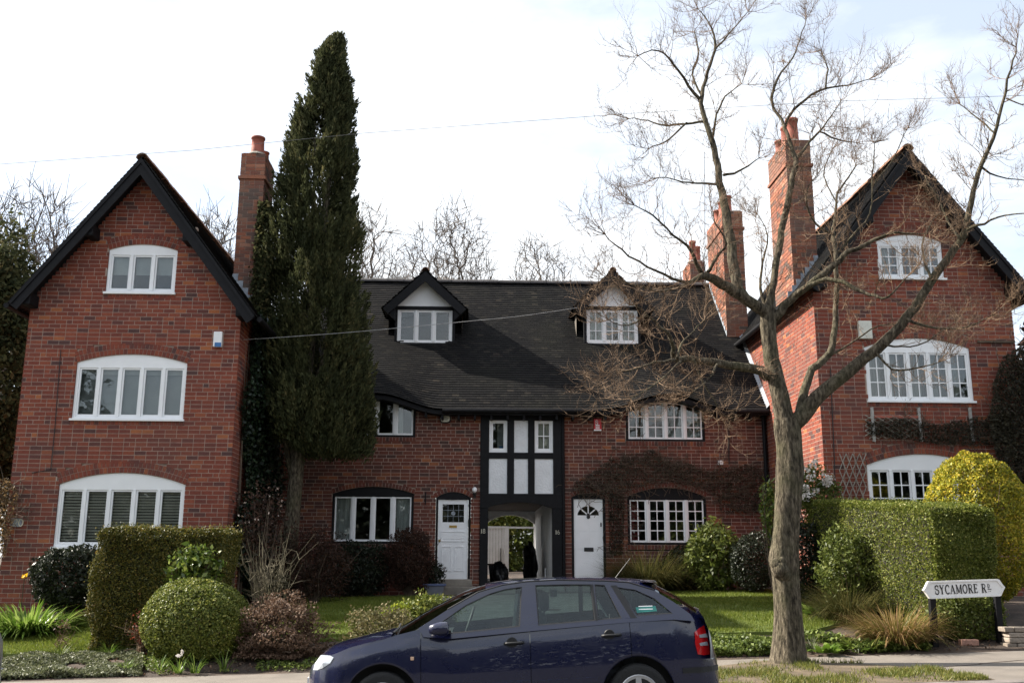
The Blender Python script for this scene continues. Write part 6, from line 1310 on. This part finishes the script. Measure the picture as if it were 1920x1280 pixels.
TYRE = mat('tyre', (.014, .014, .014), .85, .2, 9, .3, 60); ALLOY = mat('wheel_silver', (.60, .61, .63), .3, .08, 9, metal=.7)
TRIM = mat('black_trim', (.012, .012, .013), .55, .2, 9); SEAT = mat('seat_cloth', (.035, .038, .045), .9, .3, 9); CHROME = mat('chrome', (.7, .7, .72), .12, .05, 9, metal=1.)
REDL = mat('red_lens', (.55, .01, .012), .15, .1, 9, coat=1.); CLEARL = mat('clear_lens', (.62, .66, .70), .08, .15, 14, metal=.3, coat=1.); AMBER = mat('amber_lens', (.7, .45, .30), .2)
def curve(pts):
    xs = [p[0] for p in pts]; zs = [p[1] for p in pts]; return lambda x: float(np.interp(x, xs, zs))
top_c = [cl(577, 1268, -.5), cl(583, 1255, -.5), cl(592, 1238, -.5), cl(606, 1223, -.45), cl(636, 1205, -.1), cl(697, 1189, 0), cl(746, 1178, 0)]
XF, XRr = cl(577, 1262, -.55)[0], cl(1350, 1245, -.50)[0]
ZH = curve(top_c)
WF = [cl(746, 1178, 0), cl(812, 1138.5, 0), cl(881, 1104, 0), cl(917, 1093, 0)]
ROOFC = [cl(917, 1093, 0), cl(955, 1087, 0), cl(995, 1083.5, 0), cl(1052, 1080.8, 0), cl(1110, 1080.3, 0), cl(1159, 1081.5, 0), cl(1200, 1084, 0), cl(1222, 1087, 0)]
ZR = curve(ROOFC)
sh = [(XF, ZH(XF)-.03), cl(590, 1246, -.45), cl(608, 1231, -.58), cl(629, 1226, -.66), cl(661, 1213, -.72), cl(720, 1197, -.76), cl(794, 1179, -.79), cl(851, 1188, -.8), cl(980, 1176, -.8), cl(1013, 1173, -.8), cl(1171, 1159, -.8), cl(1267, 1152, -.78), cl(1300, 1153, -.72), cl(1318, 1160, -.62), cl(1330, 1180, -.5), cl(1338, 1222, -.4), (XRr-.01, .62), (XRr, .55)]
sh.sort(); ZS = curve(sh)
wfx, wfz = cl(718, 1313); wrx, wrz = cl(1200, 1299); WR = .30; wz = WR
plan = curve([(XF, .40), (XF+.03, .52), (XF+.08, .61), (XF+.18, .70), (XF+.35, .765), (XF+.6, .80), (XF+1.0, .818), (0, .825), (XRr-.8, .815), (XRr-.45, .79), (XRr-.22, .74), (XRr-.10, .68), (XRr-.03, .60), (XRr, .50)])
def zbot(x):
    z = .21
    for w_ in (wfx, wrx):
        d = abs(x-w_); ra = .365
        if d < ra: z = max(z, WR+.01+math.sqrt(ra*ra-d*d))
    return z
def side_y(x, z):
    t = (z-.2)/(ZS(x)-.2+1e-6); t = max(0, min(1, t)); return plan(x)*(.945+.055*math.sin(PI*min(1, t*1.02)**.8)-.03*max(0, t-.82)/.18)
stn = sorted(set([XF, XF+.015, XF+.03, XF+.05, XF+.08, XF+.12]+list(np.arange(XF+.16, XRr-.16, .045))+[XRr-.14, XRr-.1, XRr-.07, XRr-.04, XRr-.02, XRr]+[w_+s*d for w_ in (wfx, wrx) for s in (-1, 1) for d in (.3649, .36, .35, .33)]))
def panel(name, xa, xb, label=None, extra=None):
    xs = [xa]+[x for x in stn if xa+.004 < x < xb-.004]+[xb]; nz_ = 12
    for s, nm in ((-1, name), (1, name)):
        V = []; F = []
        for x in xs:
            zb, zt_ = zbot(x), ZS(x); zb = min(zb, zt_-.02)
            for j in range(nz_+1): z = zb+(zt_-zb)*j/nz_; V.append((x, s*side_y(x, z), z))
            V.append((x, s*(side_y(x, zb)-.05), zb-.0))
        k = nz_+2
        for i in range(len(xs)-1):
            for j in range(nz_): F.append((i*k+j, i*k+j+1, (i+1)*k+j+1, (i+1)*k+j))
            F.append((i*k+nz_+1, i*k, (i+1)*k, (i+1)*k+nz_+1))
        o = npobj(nm, V, F, PAINT, CAR, smooth=True)
        if s < 0: near = o
    return near
xA = cl(794, 1200)[0]; xB = cl(998.5, 1150)[0]; xC = cl(1187, 1190)[0]; g = .0028
panel('front_wing', XF, xA-g); DF = panel('door', xA+g, xB-g); DR = panel('door', xB+g, xC-g); panel('rear_wing', xC+g, XRr)
# front and rear end caps, bumper skins
for xe, s in ((XF, -1), (XRr, 1)):
    V = []; ny, nz_ = 9, 8; zt_ = ZS(xe)
    for i in range(ny):
        for j in range(nz_): z = .21+(zt_-.21)*j/(nz_-1); y = side_y(xe, z)*(-1+2*i/(ny-1)); V.append((xe+s*.03*(1-(2*i/(ny-1)-1)**2), y, z))
    npobj('bumper', V, [(i*nz_+j, i*nz_+j+1, (i+1)*nz_+j+1, (i+1)*nz_+j) for i in range(ny-1) for j in range(nz_-1)], PAINT, CAR, smooth=True)
# bonnet
xs = [XF+.0, XF+.02, XF+.05, XF+.1]+list(np.linspace(XF+.16, WF[0][0]+.02, 12)); ny = 15; V = []
for x in xs:
    zc_, zs_, w_ = ZH(x), ZS(x), side_y(x, ZS(x))
    for i in range(ny): q = -1+2*i/(ny-1); V.append((x, q*w_, zs_+(zc_-zs_)*(1-abs(q)**2.6)+.0))
npobj('bonnet', V, [(i*ny+j, i*ny+j+1, (i+1)*ny+j+1, (i+1)*ny+j) for i in range(len(xs)-1) for j in range(ny-1)], PAINT, CAR, smooth=True)
# scuttle between bonnet and screen
def ygl(z): return .80-.40*(z-.90)
V = []; xsc = np.linspace(WF[0][0]+.015, cl(851, 1188)[0], 6)
for x in xsc:
    for i in range(ny): q = -1+2*i/(ny-1); V.append((x, q*.74, min(ZH(WF[0][0]), ZS(x)+.05)-.02-.03*abs(q)))
npobj('scuttle', V, [(i*ny+j, i*ny+j+1, (i+1)*ny+j+1, (i+1)*ny+j) for i in range(5) for j in range(ny-1)], TRIM, CAR)
# greenhouse sides
def gp(pts): return [cl(x, y, -.70) for x, y in pts]
gout = gp([(791, 1176), (846, 1142), (904, 1110), (950, 1097), (995, 1090.5), (1052, 1087.5), (1143, 1089), (1189, 1092), (1235, 1106), (1269, 1127), (1299, 1150), (1306, 1163), (1267, 1160), (1171, 1166), (1013, 1180), (980, 1183), (851, 1195), (800, 1192)])
gh = [gp([(826, 1170), (881, 1133), (927, 1112), (955, 1104), (987, 1099.5), (980, 1173), (851, 1186)]), gp([(1012, 1096.5), (1060, 1095), (1118, 1095), (1121, 1162), (1014, 1171)]), gp([(1124, 1095), (1143, 1096), (1170, 1157.5), (1126, 1161)]), gp([(1166, 1100), (1200, 1105), (1235, 1121), (1266, 1149), (1199, 1153)])]
def g3(p, s, off=0): return Vector((p[0], s*(ygl(p[1])-off), p[1]))
allp = [gout]+gh; tri = tessellate_polygon([[Vector((a, b, 0)) for a, b in pl] for pl in allp]); flat = [p for pl in allp for p in pl]
for s in (-1, 1):
    n = len(flat); V = [g3(p, s) for p in flat]+[g3(p, s, .035) for p in flat]; F = [tuple(t) for t in tri]+[tuple(i+n for i in t) for t in tri]; mb = MB(); mb.add(V, F); st_ = 0
    for pl in allp:
        m_ = len(pl); mb.add([g3(p, s) for p in pl]+[g3(p, s, .035) for p in pl], [(i, (i+1) % m_, (i+1) % m_+m_, i+m_) for i in range(m_)])
    mb.build('window_frame', PAINT, CAR)
    for pl, nm in zip(gh, ('door_window', 'door_window', 'quarter_light', 'rear_side_window')):
        c = (sum(p[0] for p in pl)/len(pl), sum(p[1] for p in pl)/len(pl)); big = [(c[0]+(x-c[0])*1.015, c[1]+(z-c[1])*1.02) for x, z in pl]
        MB().prism([g3(p, s, .012) for p in big], (0, -s*.004, 0)).build(nm, CGLASS, CAR)
        # rubber seal
        sl = MB(); m_ = len(pl); sml = [(c[0]+(x-c[0])*(1-.014/max(.05, abs(x-c[0])+.05)*1.), c[1]+(z-c[1])*(1-.012/max(.05, abs(z-c[1])+.03))) for x, z in pl]
        for i in range(m_): j = (i+1) % m_; sl.add([g3(pl[i], s, -.001), g3(pl[j], s, -.001), g3(sml[j], s, .002), g3(sml[i], s, .002)], [(0, 1, 2, 3)])
        sl.build('window_seal', TRIM, CAR)
# B-pillar and divider trims
for (a, b) in (((1119.5, 1095), (1123.5, 1162)), ((1160, 1097), (1193, 1157))):
    for s in (-1, 1):
        p, q = cl(*a, -.70), cl(*b, -.70); w_ = .011 if a[0] < 1150 else .03
        MB().prism([g3((p[0]-w_, p[1]), s, -.003), g3((p[0]+w_, p[1]), s, -.003), g3((q[0]+w_, q[1]), s, -.003), g3((q[0]-w_, q[1]), s, -.003)], (0, -s*.012, 0)).build('pillar_trim', TRIM, CAR)
# roof, screen, tailgate
rail = curve(sorted(gout[1:12]))
V = []; xs = np.linspace(ROOFC[0][0], ROOFC[-1][0], 14); ny = 15
for x in xs:
    zr = rail(x)-.004; zc_ = ZR(x); w_ = ygl(zr)
    for i in range(ny): q = -1+2*i/(ny-1); V.append((x, q*w_, zr+(zc_-zr)*(1-abs(q)**2.4)))
npobj('roof', V, [(i*ny+j, i*ny+j+1, (i+1)*ny+j+1, (i+1)*ny+j) for i in range(13) for j in range(ny-1)], PAINT, CAR, smooth=True)
def screen(cen, name, m, inset=.0, bow=.10, sgn=-1, zedge=None):
    V = []; n = 12; cx = np.interp(np.linspace(0, 1, n), np.linspace(0, 1, len(cen)), [c[0] for c in cen]); cz = np.interp(np.linspace(0, 1, n), np.linspace(0, 1, len(cen)), [c[1] for c in cen])
    for x, z in zip(cx, cz):
        w_ = ygl(z-.02)-.015
        for i in range(ny): q = -1+2*i/(ny-1); V.append((x-sgn*bow*q*q*(1 if sgn < 0 else 1), q*w_, z-.012-.03*q*q))
    return npobj(name, V, [(i*ny+j, i*ny+j+1, (i+1)*ny+j+1, (i+1)*ny+j) for i in range(n-1) for j in range(ny-1)], m, CAR, smooth=True)
screen(WF, 'windscreen', CGLASS, bow=.13)
TG = [cl(1222, 1087, 0), cl(1240, 1096, 0), cl(1268, 1110, 0), cl(1304, 1136, 0)]; screen(TG, 'rear_window', CGLASS, bow=.10, sgn=1)
TL = [cl(1304, 1136, 0), cl(1316, 1150, -.1), cl(1326, 1171, -.2), cl(1333, 1200, -.3), cl(1337, 1226, -.4), (XRr-.005, .62)]; V = []
for (x, z) in TL:
    for i in range(ny): q = -1+2*i/(ny-1); V.append((x-.10*q*q, q*(.80-.25*max(0, z-.9)), z))
npobj('tailgate', V, [(i*ny+j, i*ny+j+1, (i+1)*ny+j+1, (i+1)*ny+j) for i in range(len(TL)-1) for j in range(ny-1)], PAINT, CAR, smooth=True)
a = cl(1222, 1087, 0); V = []
for x, z in ((a[0]-.12, a[1]+.018), (a[0]+.05, a[1]+.004), (a[0]+.05, a[1]-.02), (a[0]-.12, a[1]-.012)):
    for i in range(ny): q = -1+2*i/(ny-1); V.append((x-.05*q*q, q*.52, z-.02*q*q))
npobj('spoiler', V, [(i*ny+j, i*ny+j+1, (i+1)*ny+j+1, (i+1)*ny+j) for i in range(3) for j in range(ny-1)], PAINT, CAR, smooth=True)
# lamps
def onside(px, py): x, z = cl(px, py, -.72); return x, z
def sidepatch(name, pts, m, s, off=.006, n=1):
    P = [onside(*p) for p in pts]; mb = MB(); c = (sum(p[0] for p in P)/len(P), sum(p[1] for p in P)/len(P)); V = [(x, s*(side_y(x, z)+off), z) for x, z in P]+[(c[0], s*(side_y(*c)+off+.012), c[1])]
    k = len(P); V += [(x, s*(side_y(x, z)-.05), z) for x, z in P]
    mb.add(V, [(i, (i+1) % k, k) for i in range(k)]+[(i, (i+1) % k, (i+1) % k+k+1, i+k+1) for i in range(k)]); return mb.build(name, m, CAR, smooth=False)
for s in (-1, 1):
    hl = sidepatch('headlight', [(586, 1258), (590, 1245), (603, 1229), (622, 1229), (629, 1232), (622, 1243), (608, 1252), (596, 1257)], CLEARL, s, .008)
    tl = sidepatch('tail_lamp', [(1307, 1184), (1318, 1176), (1328, 1172), (1334, 1200), (1337, 1226), (1324, 1227), (1311, 1225), (1307, 1205)], REDL, s, .01)
    for yy in ((1187, 1194), (1202, 1209)):
        P = [onside(x, y) for x, y in ((1315, yy[0]+2), (1331, yy[0]), (1333, yy[1]), (1316, yy[1]))]; MB().prism([Vector((x, s*(side_y(x, z)+.024), z)) for x, z in P], (0, -s*.01, 0)).build('lens', CLEARL, tl)
    x, z = onside(778, 1232); MB().box(x-.017, x+.017, s*side_y(x, z)-.008, s*side_y(x, z)+.008, z-.017, z+.017).build('side_repeater', AMBER, CAR, bevel=.006)
    # mirror
    mx, mz = cl(833, 1178, -.92); q = MB(); q.lathe([(.001, -.13), (.05, -.12), (.075, -.06), (.085, .0), (.08, .06), (.06, .075), (.001, .078)], (0, 0, 0), k=16)
    q.v = [(mx+v[2]*.95, s*(.91+v[0]*.75), mz+v[1]*.78+.012*v[2]) for v in q.v]; mo = q.build('door_mirror', PAINT, CAR, smooth=True)
    MB().box(mx+.02, mx+.09, min(s*.78, s*.9), max(s*.78, s*.9), mz-.05, mz-.02).build('mirror_arm', TRIM, mo)
    # handles
    for (a, b, c, d), D in (((950, 986, 1198, 1210), DF), ((1132, 1167, 1183, 1196), DR)):
        xa, z0 = onside(a, d); xb, z1 = onside(b, c); zc_ = (z0+z1)/2; xm = (xa+xb)/2; y = side_y(xm, zc_)
        MB().lathe([(.001, s*(y-.004)), (.055, s*(y-.002)), (.05, s*(y+.004)), (.001, s*(y+.005))], (xm-.02, 0, zc_+.005), axis='y', k=18).build('handle_recess', TRIM, D)
        MB().tube([(xa, s*(y+.004), zc_), (xa+.03, s*(y+.022), zc_+.003), (xb-.03, s*(y+.022), zc_+.006), (xb, s*(y+.004), zc_+.006)], .013, 8).build('handle', TRIM, D, smooth=True)
    # side rubbing strip and bumper strip
    xs = np.linspace(wfx+.40, wrx-.39, 24); m_ = MB()
    for x0, x1 in zip(xs[:-1], xs[1:]):
        if abs(x0-xB) < .02: continue
        q = []
        for x, dz in ((x0, 0), (x1, 0), (x1, .045), (x0, .045)): z = .415+.02*(x-xs[0])+dz; q.append((x, s*(side_y(x, z)+.008), z))
        m_.add(q, [(0, 1, 2, 3)])
        m_.add([q[3], q[2], (q[2][0], s*(abs(q[2][1])-.012), q[2][2]+.004), (q[3][0], s*(abs(q[3][1])-.012), q[3][2]+.004)], [(0, 1, 2, 3)])
    m_.build('side_moulding', PAINT, CAR)
    xs = np.linspace(XRr-.42, XRr-.02, 14); m_ = MB()
    for x0, x1 in zip(xs[:-1], xs[1:]): m_.add([(x, s*(plan(x)+.006), z) for x, z in ((x0, .50), (x1, .50), (x1, .55), (x0, .55))], [(0, 1, 2, 3)])
    m_.build('bumper_strip', TRIM, CAR)
    # fuel flap line, gutter strip
    m_ = MB(); pts = [(p[0], s*(ygl(p[1])+.001), p[1]+.004) for p in gout[1:9]]; m_.tube(pts, .006, 5); m_.build('roof_gutter', TRIM, CAR)
    for w_ in (wfx, wrx):
        wheel = MB().lathe([(.19, -.09), (.26, -.098), (.292, -.085), (WR, -.05), (WR, .05), (.292, .085), (.26, .098), (.19, .09)], (0, 0, 0), k=40)
        wheel.v = [(w_+v[0], s*.71+v[2], WR+v[1]) for v in wheel.v]; wo = wheel.build('wheel', TYRE, CAR, smooth=True)
        rm = MB(); y0 = s*.80
        rm.lathe([(.195, 0), (.205, .012*1), (.198, .02), (.17, .012), (.16, -.03), (.001, -.03)], (0, 0, 0), k=36); rm.v = [(w_+v[0], y0+s*v[2]-s*.01, WR+v[1]) for v in rm.v]; rm.build('rim', ALLOY, wo, smooth=False)
        hub = MB()
        for k in range(6):
            a = PI/6+k*PI/3; c, sn = math.cos(a), math.sin(a); hw = .026
            pts = [(.02*c-hw*1.3*sn, .02*sn+hw*1.3*c), (.185*c-hw*sn, .185*sn+hw*c), (.185*c+hw*sn, .185*sn-hw*c), (.02*c+hw*1.3*sn, .02*sn-hw*1.3*c)]
            hub.prism([Vector((w_+x, y0+s*.004, WR+z)) for x, z in pts], (0, -s*.03, 0))
        hub.lathe([(.001, .0), (.05, .0), (.055, .01), (.04, .02), (.001, .022)], (0, 0, 0), k=16); nn_ = 6*((16*5)) ; hub.v[-80:] = [(w_+v[0], y0+s*v[2], WR+v[1]) for v in hub.v[-80:]]; hub.build('hub_cap', ALLOY, wo)
        dk = MB().lathe([(.165, 0), (.165, .004)], (0, 0, 0), k=24); dk.v = [(w_+v[0], y0-s*.034+s*v[2], WR+v[1]) for v in dk.v]; dk.build('brake_disc', TRIM, wo)
# inner tub, seats, wheel
MB().box(-1.5, 1.95, -.74, .74, .22, .30).box(-1.95, -1.72, -.6, .6, .25, .6).box(wfx+.38, wrx-.38, -.74, -.70, .3, .82).box(wfx+.38, wrx-.38, .70, .74, .3, .82).box(wfx-.42, wfx+.42, -.56, .56, .3, .70).box(wrx-.42, wrx+.42, -.56, .56, .3, .72).build('floor_pan', TRIM, CAR)
MB().box(WF[0][0]+.05, WF[0][0]+.55, -.68, .68, .62, .88).build('dashboard', TRIM, CAR, bevel=.05)
def seat(x, y, wd, nm='seat'):
    s_ = MB().box(x-.25, x+.25, y-wd, y+wd, .40, .55).build(nm, SEAT, CAR, bevel=.05)
    m_ = MB(); m_.add([(x+.16, y-wd, .5), (x+.30, y-wd, .5), (x+.46, y-wd*.85, 1.08), (x+.36, y-wd*.85, 1.08), (x+.16, y+wd, .5), (x+.30, y+wd, .5), (x+.46, y+wd*.85, 1.08), (x+.36, y+wd*.85, 1.08)], [(0, 1, 2, 3), (4, 7, 6, 5), (0, 4, 5, 1), (1, 5, 6, 2), (2, 6, 7, 3), (3, 7, 4, 0)]); m_.build('seat_back', SEAT, s_, bevel=.04)
    return s_
def headrest(x, y, z, s_):
    m_ = MB().box(x-.045, x+.05, y-.13, y+.13, z, z+.20).build('headrest', SEAT, s_, bevel=.045); MB().tube([(x, y-.05, z-.08), (x, y-.05, z+.02)], .007, 5).tube([(x, y+.05, z-.08), (x, y+.05, z+.02)], .007, 5).build('headrest_post', CHROME, s_)
hx, hz = cl(1026, 1150, -.36)
for y in (-.36, .36): s_ = seat(hx-.43, y, .24); headrest(hx, y, 1.10, s_)
s_ = seat(hx+.55, 0, .62, 'rear_seat')
for y in (-.36, .36): headrest(hx+.98, y, 1.05, s_)
m_ = MB(); cx_, cz_ = cl(884, 1168, .36); ring = [(cx_+.06*math.sin(a), .36+.18*math.cos(a), cz_+.17*math.sin(a)) for a in np.linspace(0, 2*PI, 25)]; m_.tube(ring, .014, 6, cap=False); m_.tube([(cx_, .2, cz_), (cx_, .52, cz_)], .014, 5); m_.build('steering_wheel', TRIM, CAR, smooth=True)
# door seams on far glass: seat belt, stickers, aerial
for (a, b) in (((974, 1112), (966, 1173)),): p, q = cl(*a, -.62), cl(*b, -.62); MB().prism([Vector((p[0], -.60, p[1])), Vector((p[0]+.03, -.60, p[1])), Vector((q[0]+.03, -.62, q[1])), Vector((q[0], -.62, q[1]))], (0, .004, 0)).build('seat_belt', mat('belt_grey', (.35, .35, .35), .8), CAR)
p, q = cl(1126, 1125, -.55), cl(1143, 1155, -.55); MB().prism([Vector((p[0]-.01, -.58, p[1])), Vector((p[0]+.01, -.58, p[1])), Vector((q[0]+.01, -.58, q[1])), Vector((q[0]-.01, -.58, q[1]))], (0, .004, 0)).build('seat_belt', MATS['belt_grey'], CAR)
x0, z0 = cl(1199, 1148, -.72); x1, z1 = cl(1238, 1135, -.72)
P = [g3(c, -1, .009) for c in ((x0+.01, z0), (x1, z0+.01), (x1-.01, z1+.0), (x0, z1-.01))]; MB().prism(P, (0, .002, 0)).build('window_sticker', mat('green_sticker', (.03, .22, .19), .5), CAR)
lt = MB(); 
for k in range(2): zz_ = z0+.028+.028*k; lt.prism([g3(c, -1, .0082) for c in ((x0+.03, zz_), (x1-.04, zz_), (x1-.04, zz_+.008), (x0+.03, zz_+.008))], (0, .0005, 0))
lt.build('sticker_print', WHITE, CAR)
x0, z0 = cl(1037, 1118, .7); x1, z1 = cl(1050, 1104, .7); P = [g3(c, 1, .012) for c in ((x0, z0), (x1, z0), (x1, z1), (x0, z1))]; MB().prism(P, (0, -.002, 0)).build('window_permit', mat('pale_permit', (.55, .75, .80), .6), CAR)
p, q = cl(1159, 1082, 0), cl(1190, 1046, 0); MB().tube([(p[0], 0, p[1]-.02), (q[0], 0, q[1])], [.006, .003], 6).build('aerial', TRIM, CAR)
MB().tube([(WF[0][0]+.02, -.5, WF[0][1]+.0), (WF[0][0]+.06, -.2, WF[0][1]+.03), (WF[0][0]+.04, .25, WF[0][1]+.035)], .009, 5).build('wiper', TRIM, CAR)
m_ = MB().box(XF-.035, XF-.0, -.26, .26, .40, .51).build('number_plate', WHITE, CAR)
# silver car ahead, only its tail reaches the frame
C2_ = CAR.copy(); COL.objects.link(C2_); C2_['label'] = 'silver car whose tail just shows at the lower left corner'; C2_['category'] = 'car'
C2_.location = (at(4, 1270, CYC).x-XRr-.225, CYC, RZ(-8))
for ch in list(CAR.children):
    c = ch.copy(); COL.objects.link(c); c.parent = C2_
    if c.material_slots and c.material_slots[0].material == PAINT: c.material_slots[0].link = 'OBJECT'; c.material_slots[0].material = SILV
    for g_ in list(ch.children):
        d = g_.copy(); COL.objects.link(d); d.parent = c
